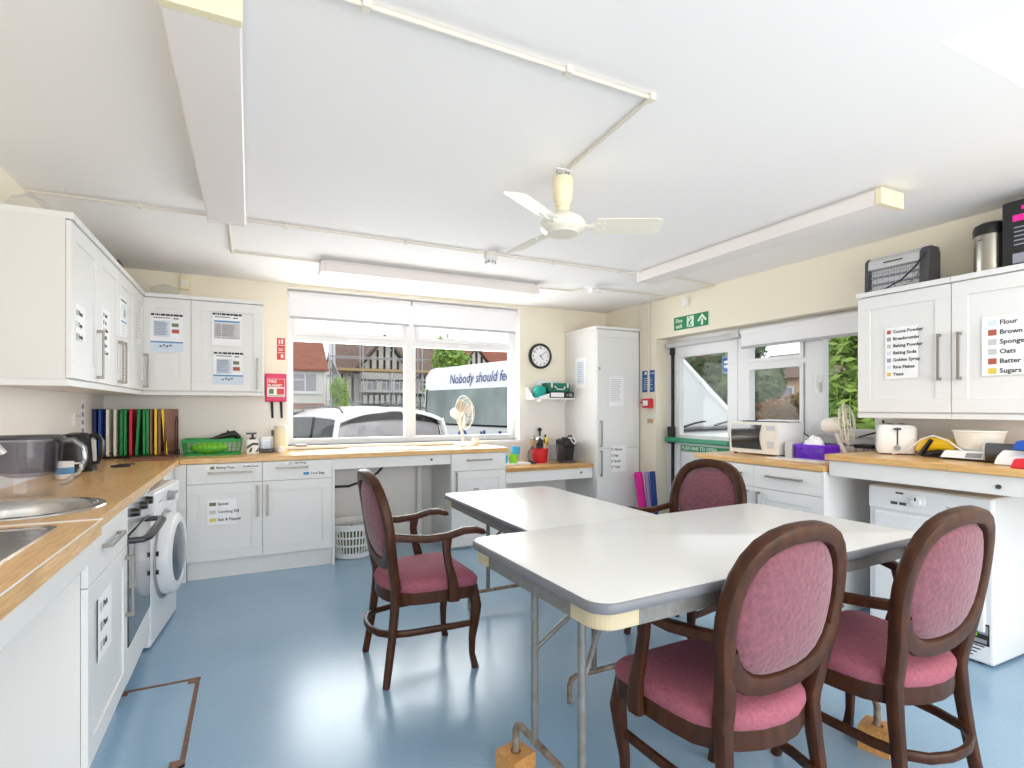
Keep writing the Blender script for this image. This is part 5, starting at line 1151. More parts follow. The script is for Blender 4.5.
t = thing('toaster', 'white two slice toaster on the raised worktop', 'toaster', (3.62, 1.94, ZH)); K = V((3.62, 1.945, ZH)); FT = RIGHT(K.x - .125)
b = MB(); b.loft([[(x + K.x, y + K.y, K.z + z) for x, y, _ in rr(-w_, w_, -d_, d_, .03, 0)] for w_, d_, z in ((.12, .095, .008), (.128, .102, .03), (.126, .098, .16), (.118, .088, .178), (.1, .07, .184))]); b.build('body', 'white', t)
b = MB(); b.box(K.x - .11, K.x + .11, K.y - .085, K.y + .085, K.z, K.z + .01); b.build('base', 'darkgrey', t, smooth=False)
b = MB(); b.ob(FT, -K.y - .004, -K.y + .004, K.z + .06, K.z + .165, -.006, .0045); b.ob(FT, -K.y - .018, -K.y + .018, K.z + .15, K.z + .162, -.004, .02); b.build('lever', 'darkgrey', t, smooth=False)
b = MB(); b.cyl(FT.pt(-K.y, K.z + .042, -.006), FT.pt(-K.y, K.z + .042, .014), .016, 18); b.build('knob', 'grey', t); t.rotation_euler = (0, 0, math.radians(32))
b = MB()
for s_ in (-1, 1): b.box(K.x - .09, K.x + .09, K.y + s_ * .03 - .012, K.y + s_ * .03 + .012, K.z + .1835, K.z + .1855)
b.build('slot', 'black', t, smooth=False)
t = thing('hand_mixer', 'yellow and black electric tool with white flex on the raised worktop', 'electric mixer', (3.57, 1.68, ZH)); K = V((3.56, 1.69, ZH))
b = MB(); b.sweep([K + V((0, .09, .03)), K + V((0, .06, .06)), K + V((0, .0, .075)), K + V((0, -.06, .07)), K + V((0, -.09, .05))], [(.03, .03), (.045, .04), (.045, .042), (.04, .04), (.02, .02)], 12, .8); b.build('body', 'yellow', t)
b = MB(); b.sweep([K + V((-.035, .07, .01)), K + V((-.04, .035, .06)), K + V((-.035, .01, .1))], (.012, .02), 8, .7); b.sweep([K + V((-.035, -.08, .02)), K + V((-.045, -.03, .035)), K + V((-.04, .02, .02))], (.014, .02), 8, .7); b.box(K.x - .04, K.x + .04, K.y - .08, K.y + .06, K.z, K.z + .03); b.build('grip', 'black', t)
b = MB(); b.sweep([K + V((-.06, .21, .004)), K + V((-.06, .13, .03)), K + V((-.05, .06, .10)), K + V((-.05, 0, .125)), K + V((-.06, -.08, .10)), K + V((-.08, -.14, .06)), K + V((-.09, -.16, .05))], .0045, 8); b.build('flex', 'white', t)
t = thing('kitchen_scale', 'white kitchen scale on the raised worktop carrying the mixing bowl', 'scale', (3.50, 1.49, ZH)); K = V((3.54, 1.495, ZH)); FS = RIGHT(K.x - .1)
b = MB(); b.box(K.x - .09, K.x + .11, K.y - .12, K.y + .12, K.z, K.z + .012); b.build('base', 'black', t, smooth=False)
b = MB(); b.hexa([(K.x - .11, K.y - .125, K.z + .012), (K.x + .11, K.y - .125, K.z + .012), (K.x + .11, K.y + .125, K.z + .012), (K.x - .11, K.y + .125, K.z + .012), (K.x - .08, K.y - .115, K.z + .05), (K.x + .11, K.y - .115, K.z + .05), (K.x + .11, K.y + .115, K.z + .05), (K.x - .08, K.y + .115, K.z + .05)]); b.build('body', 'white', t, smooth=False, bevel=.004)
b = MB(); b.hexa([(K.x - .1075, K.y - .06, K.z + .018), (K.x - .1045, K.y - .06, K.z + .018), (K.x - .1045, K.y + .01, K.z + .018), (K.x - .1075, K.y + .01, K.z + .018), (K.x - .0885, K.y - .06, K.z + .042), (K.x - .0855, K.y - .06, K.z + .042), (K.x - .0855, K.y + .01, K.z + .042), (K.x - .0885, K.y + .01, K.z + .042)]); b.build('display', 'grey', t, smooth=False)
b = MB(); b.cyl(K + V((.02, 0, .05)), K + V((.02, 0, .058)), .08, 28); b.build('platform', 'ltgrey', t)
b = MB(); b.lathe([(.001, 0), (.078, 0), (.094, .02), (.11, .092), (.117, .096), (.117, .103), (.107, .103), (.09, .024), (.001, .008)], K + V((.02, 0, .0585)), 40); tag(b.build('mixing_bowl', 'wboard'), 'wide white mixing bowl standing on the kitchen scale', 'bowl')
t = thing('flask', 'dark grey flask lying on its side right of the kitchen scale', 'flask', (3.5, 1.28, ZH)); K = V((3.44, 1.385, ZH))
b = MB(); b.cyl(K + V((0, .03, .052)), K + V((.09, -.30, .052)), .05, 24); b.build('body', 'darkgrey', t)
b = MB(); b.cyl(K + V((-.003, .04, .052)), K + V((0, .03, .052)), .042, 24, .046); b.build('end_cap', 'ltgrey', t)
def packet(label, pts, z, m):
    b = MB(); n = len(pts); b.loft([[(x, y, z + zz) for x, y, zz in pts], [(x + .02, y - .01, z + zz + .045) for x, y, zz in pts]]); return tag(b.build('food_packet', m, smooth=False, bevel=.008), label, 'packet', 'food packets on the raised worktop')
packet('white crumpled food packet on the raised worktop before the flask', [(3.33, 1.345, .0), (3.33, 1.23, .0), (3.375, 1.22, .03), (3.38, 1.34, .03)], ZH, 'paper')
packet('blue food packet lying on the white packet at the right edge', [(3.32, 1.27, .078), (3.33, 1.14, .078), (3.40, 1.15, .085), (3.40, 1.26, .085)], ZH, 'blue')
packet('red food packet near the front of the raised worktop at the right edge', [(3.21, 1.235, .0), (3.21, 1.13, .0), (3.28, 1.13, .0), (3.28, 1.225, .0)], ZH, 'red')
# on top of the right wall cabinets
ZU = 2.0255
FH = RIGHT(3.57)
t = thing('fan_heater', 'silver and black electric heater on top of the right wall cabinet', 'heater', (3.64, 1.92, ZU))
for y0, y1 in ((2.105, 2.085), (1.79, 1.74)):
    b = MB(); lo, hi = min(y0, y1), max(y0, y1); b.loft([[(x, y, z) for x, z in ((3.565, ZU), (3.70, ZU), (3.70, ZU + .20), (3.68, ZU + .235), (3.60, ZU + .235), (3.57, ZU + .21))] for y in (lo, hi)]); b.build('side_panel', 'darkgrey', t, smooth=False, bevel=.006)
b = MB(); b.box(3.60, 3.69, 1.79, 2.085, ZU + .004, ZU + .215); b.build('reflector', 'mirrorsteel', t, smooth=False)
b = MB(); b.loft([[(x, y, z) for x, z in ((3.572, ZU + .155), (3.60, ZU + .155), (3.69, ZU + .22), (3.67, ZU + .232), (3.60, ZU + .232), (3.575, ZU + .205))] for y in (1.791, 2.084)]); b.build('top_panel', 'ltgrey', t, smooth=False)
b = MB(); b.ob(FH, -1.99, -1.88, ZU + .182, ZU + .19, .0, .001); b.build('name_plate', 'darkgrey', t, smooth=False)
b = MB()
for i in range(8): y = 1.82 + i * .034; b.cyl((3.575, y, ZU + .006), (3.575, y, ZU + .156), .002, 6)
for z in (.03, .135): b.cyl((3.577, 1.79, ZU + z), (3.577, 2.085, ZU + z), .002, 6)
b.build('guard', 'chrome', t)
b = MB()
for z in (.06, .105): b.cyl((3.592, 1.795, ZU + z), (3.592, 2.08, ZU + z), .006, 10)
b.build('heating_bar', 'greyink', t)
b = MB(); b.sweep([(3.562, 1.755, ZU + .19), (3.555, 1.80, ZU + .12), (3.55, 1.88, ZU + .05), (3.55, 1.98, ZU + .012), (3.555, 2.03, ZU + .006)], .005, 8); b.build('flex', 'black', t)
t = thing('steel_bin', 'small brushed steel bin with black lid beside the black box', 'bin', (3.64, 1.475, ZU)); K = V((3.645, 1.475, ZU))
b = MB(); b.lathe([(.001, 0), (.074, 0), (.076, .006), (.076, .215), (.001, .215)], K, 36); b.build('body', 'steel', t)
b = MB(); b.lathe([(.001, .216), (.08, .216), (.081, .25), (.074, .272), (.05, .285), (.001, .288)], K, 36); b.build('lid', 'black', t)
b = MB(); b.ob(RIGHT(K.x - .0765), -K.y - .03, -K.y - .01, K.z + .185, K.z + .19, -.002, .001); b.build('badge', 'darkgrey', t, smooth=False)
t = thing('appliance_box', 'black printed cardboard appliance box on the cabinet top at right edge', 'box', (3.66, 1.24, ZU)); FB_ = RIGHT(3.54)
b = MB(); b.box(3.54, 3.79, 1.10, 1.392, ZU, ZU + .345); b.build('carton', 'blackmat', t, smooth=False, bevel=.012)
b = MB(); b.mi = 0; b.ob(FB_, -1.30, -1.15, ZU + .24, ZU + .265, 0, .0008); b.mi = 1; b.ob(FB_, -1.345, -1.29, ZU + .235, ZU + .268, 0, .0008); b.ob(FB_, -1.31, -1.26, ZU + .29, ZU + .31, 0, .0008)
b.mi = 2
for i in range(5): b.ob(FB_, -1.34, -1.20 - .02 * (i % 2), ZU + .2 - i * .022, ZU + .206 - i * .022, 0, .0008)
b.ob(FB_, -1.345, -1.25, ZU + .02, ZU + .07, 0, .0008); b.build('print', ['paper', 'pink', 'greyink'], t, smooth=False)
# ------------------------------------------------------------------ outside
ZG = -.28
b = MB(); b.box(-40, 60, YB + .26, 90, ZG - .2, ZG); b.box(XR + .27, 60, -40, YB + .26, ZG - .2, ZG); b.box(-40, XR + .27, -40, YR - .5, ZG - .2, ZG)
struct(b.build('ground', 'asphalt', smooth=False))
DR = math.radians(13.9); FWD = V((-math.sin(DR), math.cos(DR), 0)); RGT = V((math.cos(DR), math.sin(DR), 0))
class Veh:
    def __init__(s, o): s.o = V(o)
    def p(s, l, f, z): return s.o + RGT * l + FWD * f + V((0, 0, z - s.o.z))
def wheel(t, v, l, f, r=.33, w=.2):
    b = MB(); c = v.p(l, f, ZG + r); ax = RGT
    b.lathe([(.001, -w / 2), (r * .9, -w / 2), (r, -w * .35), (r, w * .35), (r * .9, w / 2), (.001, w / 2)], c, 26, ax); wh = b.build('wheel', 'tyre', t)
    b = MB(); b.lathe([(.001, -w / 2 - .006), (r * .62, -w / 2 - .004), (r * .62, w / 2 + .004), (.001, w / 2 + .006)], c, 20, ax); b.build('hub', 'steel', wh)
# estate car, seen from behind
cv = Veh((1.76, 7.12, 0)); t = thing('car', 'white estate car parked outside the window, seen from behind', 'car', (cv.o.x, cv.o.y, ZG), 0)
b = MB()
def sec(f, w, z0, z1, r=.08): return [cv.p(l, f, z) for l, z in ((-w, z0 + .1), (-w, z1 - r), (-w + r * .8, z1), (w - r * .8, z1), (w, z1 - r), (w, z0 + .1), (w - .1, z0), (-w + .1, z0))]
b.loft([sec(-.12, .78, ZG + .28, .52), sec(0, .86, ZG + .22, .66), sec(.5, .9, ZG + .2, .70), sec(1.5, .91, ZG + .2, .68), sec(3.0, .91, ZG + .2, .64), sec(3.7, .88, ZG + .22, .58), sec(4.3, .78, ZG + .28, .46), sec(4.42, .7, ZG + .3, .36)]); b.build('body', 'carwhite', t)
b = MB()
def roof(f, w, z, e=.05): return [cv.p(l, f, zz) for l, zz in [(-w, z - .16)] + [(-w + (2 * w) * i / 10, z - .13 * abs(i / 5 - 1) ** 2.6) for i in range(11)] + [(w, z - .16)] + [(w * (1 - i / 5), z - .03 - .13 * abs(i / 5 - 1) ** 2.6) for i in range(1, 10)]]
b.loft([roof(.06, .74, 1.27), roof(.10, .76, 1.295), roof(.3, .765, 1.315), roof(1.0, .77, 1.335), roof(1.8, .76, 1.32), roof(2.3, .73, 1.25)]); b.build('roof', 'carwhite', t)
b = MB()
for s_ in (-1, 1):
    P = lambda l, f, z: cv.p(s_ * l, f, z)
    b.sweep([P(.84, .02, .66), P(.82, .05, .9), P(.76, .10, 1.15)], (.035, .07), 8, .6); b.sweep([P(.84, 3.05, .62), P(.72, 2.25, 1.16)], .035, 6)
b.build('pillar', 'carwhite', t)
for s_ in (-1, 1):
    for f, g, z in ((.93, .95, 1.24), (1.85, 1.85, 1.23)):
        b = MB(); b.sweep([cv.p(s_ * .84, f, .66), cv.p(s_ * .75, g, z - .06)], .03, 6); b.build('door_pillar', 'cardark', t)
b = MB(); n = 12; arc = []
for i in range(n + 1):
    l = -.73 + 1.46 * i / n; q = 1 - abs(l / .73) ** 2.6
    arc.append((l, 1.07 + .185 * q))
rear = lambda l, z, d=0: cv.p(l, .0 + (z - .66) * .12 + .09 * (l / .8) ** 2 + d, z)
pts = [rear(l, z) for l, z in arc] + [rear(.78 - 1.56 * i / n, .68) for i in range(n + 1)]
b.poly(pts); pts2 = [p + FWD * .012 for p in pts]; b.poly(list(reversed(pts2))); b.build('rear_window', 'cargrey', t, smooth=False)
b = MB(); tz = lambda l: 1.07 + .186 * (1 - abs(l / .73) ** 2.6); bz = lambda l: min(tz(l) - .008, 1.075 + .065 * (1 - abs(l / .73) ** 2) )
ls = [-.73 + 1.46 * i / 16 for i in range(17)]
for l0, l1 in zip(ls[:-1], ls[1:]): b.hexa([rear(l0, bz(l0), -.012), rear(l1, bz(l1), -.012), rear(l1, bz(l1), -.004), rear(l0, bz(l0), -.004), rear(l0, tz(l0), -.012), rear(l1, tz(l1), -.012), rear(l1, tz(l1), -.004), rear(l0, tz(l0), -.004)])
b.build('dark_reflection_band', 'cardark', t, smooth=False)  # dark part of the glass reflection, modelled as a strip of its own
for s_ in (-1, 1):
    for (f0, f1, g0, g1) in ((.14, .90, .2, .92), (.98, 1.82, .98, 1.83), (1.88, 2.9, 1.88, 2.2)):
        b = MB(); P = lambda l, f, z: cv.p(s_ * l, f, z)
        b.loft([[P(.855, f0, .68), P(.855, f1, .68), P(.755, g1, 1.17), P(.755, g0, 1.17)], [P(.835, f0, .68), P(.835, f1, .68), P(.735, g1, 1.17), P(.735, g0, 1.17)]]); b.build('side_window', 'cardark', t, smooth=False)
b = MB(); b.loft([[cv.p(-.80, 3.0, .64), cv.p(.80, 3.0, .64), cv.p(.62, 2.27, 1.23), cv.p(-.62, 2.27, 1.23)], [cv.p(-.80, 2.97, .64), cv.p(.80, 2.97, .64), cv.p(.62, 2.25, 1.22), cv.p(-.62, 2.25, 1.22)]]); b.build('windscreen', 'cardark', t, smooth=False)
for s_ in (-1, 1):
    b = MB(); b.sweep([cv.p(s_ * .64, .25, 1.24), cv.p(s_ * .64, .35, 1.30), cv.p(s_ * .64, 1.0, 1.325), cv.p(s_ * .63, 1.7, 1.31), cv.p(s_ * .62, 1.85, 1.25)], .013, 8); b.build('roof_rail', 'darkgrey', t)
    b = MB(); b.sweep([cv.p(s_ * .80, -.05, .35), cv.p(s_ * .84, .0, .62)], (.09, .05), 8, .7); b.build('tail_light', 'red', t)
b = MB(); b.loft([[cv.p(-.02, .25, 1.315), cv.p(.02, .25, 1.315), cv.p(.02, .42, 1.32), cv.p(-.02, .42, 1.32)], [cv.p(-.004, .24, 1.375), cv.p(.004, .24, 1.375), cv.p(.004, .3, 1.36), cv.p(-.004, .3, 1.36)]]); b.build('aerial_fin', 'black', t, smooth=False)
for l in (-.8, .8):
    for f in (.75, 3.4): wheel(t, cv, l, f)
# minibus
vv = Veh((3.33, 10.6, 0)); vp = lambda l, f, z: vv.p(l, -f, z)         # f counts towards the front of the bus
t = thing('minibus', 'white minibus with blue lettering parked outside between window and door', 'minibus', (3.33, 10.6, ZG))
Wv = 1.95; zr = 2.14
def vsec(f, zt, zb, ins=0.):
    tp = [(ins + .0, zb), (ins + .0, 1.0), (ins + .02, 1.3), (ins + .07, zt - .14), (ins + .13, zt - .04), (ins + .25, zt)]
    return [vp(l, f, z) for l, z in tp] + [vp(Wv - l, f, z) for l, z in reversed(tp)]
FV = Fr(vp(0, 0, 0) - V((0, 0, 0)), -FWD, -RGT)
b = MB(); b.loft([vsec(-.36, zr - .16, ZG + .4, .06), vsec(-.31, zr - .06, ZG + .3, .01), vsec(-.2, zr, ZG + .3), vsec(4.5, zr, ZG + .3), vsec(4.66, zr - .05, ZG + .3)], cap=True)
b.loft([[vp(l, f, z) for l, z in ((.02, ZG + .3), (.0, .9), (.06, zz), (Wv - .06, zz), (Wv, .9), (Wv - .02, ZG + .3))] for f, zz in ((4.6, 1.04), (5.6, 1.02), (6.0, .9), (6.25, .72), (6.32, .5))]); b.build('body', 'carwhite', t)
sl = lambda z: .06 * max(0, min(1, (z - 1.0) / 1.0))                       # the sides lean in a little
def side_panel(f0, f1, z0, z1, d0, d1, m, name, par):
    b = MB(); b.hexa([vp(sl(z0) - d0, f0, z0), vp(sl(z0) - d0, f1, z0), vp(sl(z0) - d1, f1, z0), vp(sl(z0) - d1, f0, z0), vp(sl(z1) - d0, f0, z1), vp(sl(z1) - d0, f1, z1), vp(sl(z1) - d1, f1, z1), vp(sl(z1) - d1, f0, z1)]); return b.build(name, m, par, smooth=False)
side_panel(-.16, 2.55, 1.0, 1.66, -.01, .012, 'vantint', 'side_window', t)
side_panel(2.62, 4.4, 1.0, 1.66, -.01, .012, 'cargrey', 'side_window', t)
side_panel(-.22, 4.45, .965, 1.0, -.01, .014, 'cardark', 'window_seal', t)
side_panel(-.22, -.16, 1.0, 1.68, -.01, .013, 'cardark', 'window_seal', t)
b = MB(); b.text('Nobody should feel alone', .27, FV, .62, 1.775, -.045, shear=.25, xs=.89, bold=.001)
me_v = b.bm.verts
b.mi = 0; b.build('lettering', 'lettering_blue' if 'lettering_blue' in M else 'blue', t, smooth=False)
b = MB()
n = 14; b.loft([[FV.pt(1.15 + r_ * math.cos(PI * i / n), .74 + r_ * math.sin(PI * i / n), c_) for i in range(n + 1) for r_ in (.16,)] + [FV.pt(1.15 + .10 * math.cos(PI * i / n), .74 + .10 * math.sin(PI * i / n), c_) for i in range(n, -1, -1)] for c_ in (.0, .008)])
b.ob(FV, 1.72, 1.77, .82, .88, 0, .01); b.ob(FV, 1.8, 1.86, .76, .9, 0, .01); b.ob(FV, 2.25, 2.32, .76, .9, 0, .01); b.build('logo', 'blue', t, smooth=False)
b = MB(); b.loft([[vp(.09, 4.62, 2.06), vp(Wv - .09, 4.62, 2.06), vp(Wv - .04, 5.58, 1.05), vp(.04, 5.58, 1.05)], [vp(.09, 4.60, 2.03), vp(Wv - .09, 4.60, 2.03), vp(Wv - .04, 5.52, 1.05), vp(.04, 5.52, 1.05)]]); b.build('windscreen', 'windscreen', t, smooth=False)
for l in (.05, Wv - .05):
    b = MB(); b.sweep([vp(l, 4.6, 2.08), vp(l, 5.6, 1.05)], .045, 8, .7); b.build('pillar', 'carwhite', t)
for l, e in ((.35, .95), (1.1, 1.75)):
    b = MB(); b.sweep([vp(l, 5.64, 1.06), vp((l + e) / 2, 5.61, 1.10), vp(e, 5.58, 1.12)], .014, 6); b.build('wiper', 'black', t)
b = MB(); b.box(0, 0, 0, 0, 0, 0) if False else b.sweep([vp(.15, 5.66, 1.03), vp(Wv - .15, 5.66, 1.03)], (.02, .05), 6); b.build('scuttle', 'darkgrey', t)
for l in (.12, Wv - .12):
    for f in (1.0, 5.2): wheel(t, vv, l, -f, .36, .24)

# houses
def house(label, x0, x1, y0, y1, ze, ridge, roofm, lower=None, wall='render', gab='x'):
    t = thing('house', label, 'house', ((x0 + x1) / 2, y0, ZG))
    b = MB(); b.box(x0, x1, y0, y1, ZG if lower is None else lower, ze); b.build('wall', wall, t, smooth=False)
    if lower is not None:
        b = MB(); b.box(x0, x1, y0, y1, ZG, lower); b.build('brick_base', 'housebrick', t, smooth=False)
    b = MB(); ym = (y0 + y1) / 2; o = .35
    b.loft([[(x, y0 - o, ze - .1), (x, ym, ridge), (x, y1 + o, ze - .1), (x, y1 + o, ze - .25), (x, ym, ridge - .2), (x, y0 - o, ze - .25)] for x in (x0 - .1, x1 + .1)]); b.build('roof', roofm, t, smooth=False)
    b = MB(); b.loft([[(x, y0, ze - .2), (x, y1, ze - .2), (x, ym, ridge - .25)] for x in (x0, x1)]); b.build('gable', wall, t, smooth=False)
    return t
def win(t, F, a, z, w, h):
    b = MB(); casement(b, F, a, a + w, z, z + h, .09, -.02, .07); b.ob(F, a + w * .5 - .04, a + w * .5 + .04, z, z + h, 0, .06); b.ob(F, a, a + w * .5, z + h * .62, z + h * .62 + .07, 0, .06); b.ob(F, a - .1, a + w + .1, z - .12, z, 0, .14); f_ = b.build('window', 'upvc', t, smooth=False)
    b = MB(); b.ob(F, a + .05, a + w - .05, z + .05, z + h - .05, .01, .03); b.build('pane', 'cargrey', f_, smooth=False)
h1 = house('white rendered house with orange tiled roof at the left of the window view', -4.5, 5.15, 42, 50, 4.25, 7.0, 'rooforange', 1.65)
Fh = BACK(42.0)
win(h1, Fh, 2.75, 2.45, 1.75, 1.45)
win(h1, Fh, 2.9, -.1, 1.6, 1.3); win(h1, Fh, -1.5, 2.45, 1.75, 1.45)
b = MB(); b.cyl((5.02, 41.9, ZG), (5.02, 41.9, 4.1), .06, 8); b.cyl((-4.5, 41.75, 4.1), (5.2, 41.75, 4.1), .09, 8); b.build('gutter', 'trimwhite', h1)
h2 = house('half timbered house behind scaffolding, middle of the window view', 6.6, 16.2, 46, 55, 4.4, 7.45, 'roofbrown')
Ft = BACK(46.0)
b = MB()
x0, x1, xm = 8.0, 12.4, 10.2
b.loft([[(x0, y, 4.3), (x1, y, 4.3), (xm, y, 7.0)] for y in (45.4, 46.6)]); b.box(x0 + .3, x1 - .3, 45.4, 46.2, ZG, 4.3); b.build('gable', 'render', h2, smooth=False)
b = MB(); b.loft([[(xm + s_ * 0, 45.0, 7.5), (xm + s_ * 2.9, 45.0, 4.1), (xm + s_ * 2.9, 45.0, 3.9), (xm, 45.0, 7.2)] if True else [] for s_ in (1,)] + [[(xm, 49, 7.5), (xm + 2.9, 49, 4.1), (xm + 2.9, 49, 3.9), (xm, 49, 7.2)]]); b.loft([[(xm, y, 7.5), (xm - 2.9, y, 4.1), (xm - 2.9, y, 3.9), (xm, y, 7.2)] for y in (45.0, 49)]); b.build('gable_roof', 'roofbrown', h2, smooth=False)
Fg = BACK(45.4)
b = MB()
for i in range(7):
    x = x0 + .5 + i * .57; zt_ = 7.0 - abs(x - xm) * 1.2 - .15
    if zt_ > 4.6: b.ob(Fg, x - .09, x + .09, 4.5, zt_, -.02, .05)
for s_ in (-1, 1): b.sweep([(xm, 45.0, 7.15), (xm + s_ * 2.7, 45.0, 3.95)], (.06, .22), 4)
for z in (4.4, 3.55, 2.4, 1.45): b.ob(Fg, x0 + .2, x1 - .2, z, z + .2, -.02, .06)
for i in range(9): x = x0 + .4 + i * .47; b.ob(Fg, x - .08, x + .08, 1.6, 2.45, -.02, .05); b.ob(Fg, x - .08, x + .08, .2, 1.5, -.02, .05)
for i in range(8): b.ob(Ft, 12.6 + i * .42, 12.7 + i * .42, .4, 4.2, -.02, .05)
b.ob(Ft, 12.4, 16.2, 2.3, 2.55, -.02, .06)
for x in (6.75, 7.6): b.ob(Ft, x, x + .18, ZG, 4.2, -.02, .05)
b.build('timber_frame', 'timber', h2, smooth=False)
for x in (8.7, 9.9, 11.0): win(h2, Fg, x, 2.75, .95, 1.05)
win(h2, Ft, 13.4, 2.7, 1.2, 1.1)
t = thing('scaffolding', 'scaffolding with plank platform in front of the half timbered house', 'scaffolding', (9.5, 44, ZG))
b = MB()
for x in (5.7, 8.0, 10.4, 12.8):
    for y in (43.0, 44.3): b.cyl((x, y, ZG), (x, y, 6.8), .05, 6)
for z in (1.8, 4.3, 5.3):
    for y in (43.0, 44.3): b.cyl((5.5, y, z), (13.4, y, z), .05, 6)
b.cyl((5.6, 42.9, 5.0), (7.6, 42.9, .6), .09, 6); b.cyl((12.6, 42.9, 4.4), (10.2, 42.9, .8), .05, 6); b.build('tube', 'scaffold', t)
b = MB(); b.box(5.9, 13.6, 42.95, 44.4, 4.22, 4.42); b.build('platform', 'plank', t, smooth=False)
b = MB(); b.loft([[(5.5 + .1 * math.sin(z * 3), 43.4, z), (5.95, 43.3 + .1 * math.cos(z * 4), z), (5.95, 43.5, z), (5.5, 43.6, z)] for z in (4.2, 4.8, 5.4, 6.0, 6.6)]); b.build('sheet_wrap', 'paper', t)
h3 = thing('house', 'black and white gabled house with red roof behind the minibus', 'house', (19, 46, ZG))
b = MB(); b.box(16.9, 25, 47, 54, ZG, 4.2); b.loft([[(16.9, y, 4.2), (21.3, y, 4.2), (19.1, y, 6.8)] for y in (46.6, 48)]); b.build('wall', 'render', h3, smooth=False)
b = MB()
for s_ in (-1, 1): b.sweep([(19.1, 46.5, 6.95), (19.1 + s_ * 2.6, 46.5, 4.0)], (.06, .2), 4)
for i in range(7): x = 17.5 + i * .53; b.ob(BACK(46.6), x - .1, x + .1, 4.3, 6.75 - abs(x - 19.1) * 1.15, -.02, .05)
for i in range(14): b.ob(BACK(46.6), 16.9 + i * .32, 17.1 + i * .32, 3.95, 4.15, -.02, .05)
b.build('timber_frame', 'timber', h3, smooth=False)
b = MB(); b.loft([[(x, 46.9, 4.1), (x, 50.5, 7.4), (x, 54.3, 4.1)] for x in (20.0, 26)]); b.loft([[(19.1, y, 7.1), (16.5, y, 4.1), (16.5, y, 3.95), (19.1, y, 6.85)] for y in (46.4, 50)]); b.loft([[(19.1, y, 7.1), (21.7, y, 4.1), (21.7, y, 3.95), (19.1, y, 6.85)] for y in (46.4, 50)]); b.build('roof', 'rooforange', h3, smooth=False)
b = MB(); b.loft([[(20.6, y, 3.2), (27.2, y, 3.2), (23.9, y, 6.9)] for y in (44.6, 47)]); b.box(20.9, 26.9, 44.8, 47, ZG, 3.3); b.build('white_gable', 'render', h3, smooth=False)

# planting: leaf clumps
def tree(label, c, r, n, m, leaf=.12, trunk=True, seed=1, cat='tree', name='tree', zlow=None, grp=None):
    rnd = random.Random(seed); t = thing(name, label, cat, (c[0], c[1], ZG), 0, grp); c = V(c); b = MB(); bm = b.bm
    cl = [(V((rnd.uniform(-1, 1) * r[0] * .62, rnd.uniform(-1, 1) * r[1] * .62, rnd.uniform(-.8, .85) * r[2])), rnd.uniform(.28, .5)) for _ in range(22)]
    for _ in range(n):
        o, k = cl[rnd.randrange(22)]
        while True:
            d = V((rnd.uniform(-1, 1), rnd.uniform(-1, 1), rnd.uniform(-1, 1)))
            if .35 < d.length < 1: break
        p = c + o + V((d.x * r[0] * k, d.y * r[1] * k, d.z * r[2] * k))
        if zlow is not None and p.z < zlow: p.z = zlow + rnd.random() * .3
        u = V((rnd.gauss(0, 1), rnd.gauss(0, 1), rnd.gauss(0, 1))).normalized(); w = u.orthogonal().normalized(); L = leaf * rnd.uniform(.6, 1.3)
        b.poly([p - u * L, p - w * L * .45, p + u * L, p + w * L * .45])
    b.build('foliage', m, t, smooth=False, nonorm=True)
    b = MB(); b.sweep([(c.x, c.y, ZG), (c.x + .05, c.y, c.z - r[2] * .4), (c.x, c.y, c.z + r[2] * .3)], [r[0] * .09, r[0] * .07, r[0] * .02], 8)
    for k in range(5):
        a = k * 1.3; b.sweep([(c.x, c.y, c.z - r[2] * .5), (c.x + r[0] * .5 * math.cos(a), c.y + r[1] * .5 * math.sin(a), c.z + r[2] * .3)], [r[0] * .035, r[0] * .012], 6)
    b.build('trunk', 'bark', t)
    return t
tree('bright green tree between the half timbered house and the minibus', (5.5, 15.6, 1.85), (.85, .9, 1.35), 3600, 'leaf1', .10, seed=3)
tree('green shrub between the white house and the scaffolding', (6.0, 41.4, 1.2), (.7, .7, 2.1), 900, 'leaf1', .2, seed=4, cat='shrub', name='shrub')
tree('big dark green tree seen through the exit door glass', (13.7, 13.0, 1.6), (1.9, 1.9, 1.8), 7000, 'leaf2', .17, seed=5)
tree('dark green tree behind the left pane of the garden window', (11.75, 9.85, .95), (.8, .8, 1.3), 4500, 'leaf2', .13, seed=6)
tree('russet bush before the peach house in the garden window', (8.12, 6.1, 1.0), (.5, .5, .52), 3600, 'leaf3', .05, seed=7, cat='bush', name='bush')
tree('bright green hedge tree filling the right pane of the garden window', (8.6, 4.75, 1.35), (1.25, 1.05, 1.6), 9000, 'leaf1', .10, seed=8)
tree('dark green bush under the peach house wall', (9.6, 7.4, .35), (1.2, 1.2, .7), 3000, 'leaf2', .1, seed=9, cat='bush', name='bush')
h4 = thing('house', 'peach walled house with grey roof seen through the garden window', 'house', (25, 16, ZG))
b = MB(); b.box(22, 28.5, 12.6, 19.4, ZG, 2.75); b.build('wall', 'peach', h4, smooth=False)
b = MB(); b.loft([[(21.6, y, 2.65), (25.2, y, 4.1), (29, y, 2.65)] for y in (12.2, 19.8)]); b.build('roof', 'roofbrown', h4, smooth=False)
b = MB(); b.box(24.6, 25.5, 15.6, 16.5, 3.6, 4.9); b.build('chimney', 'housebrick', h4, smooth=False)
win(h4, RIGHT(22.0), -17.3, .9, 1.3, 1.4); win(h4, RIGHT(22.0), -15.2, .9, .9, 1.4)
h5 = thing('house', 'distant house with orange roof above the dark tree in the door glass', 'house', (26.2, 28, ZG))
b = MB(); b.box(24, 28.4, 25, 31, ZG, 3.6); b.build('wall', 'render', h5, smooth=False)
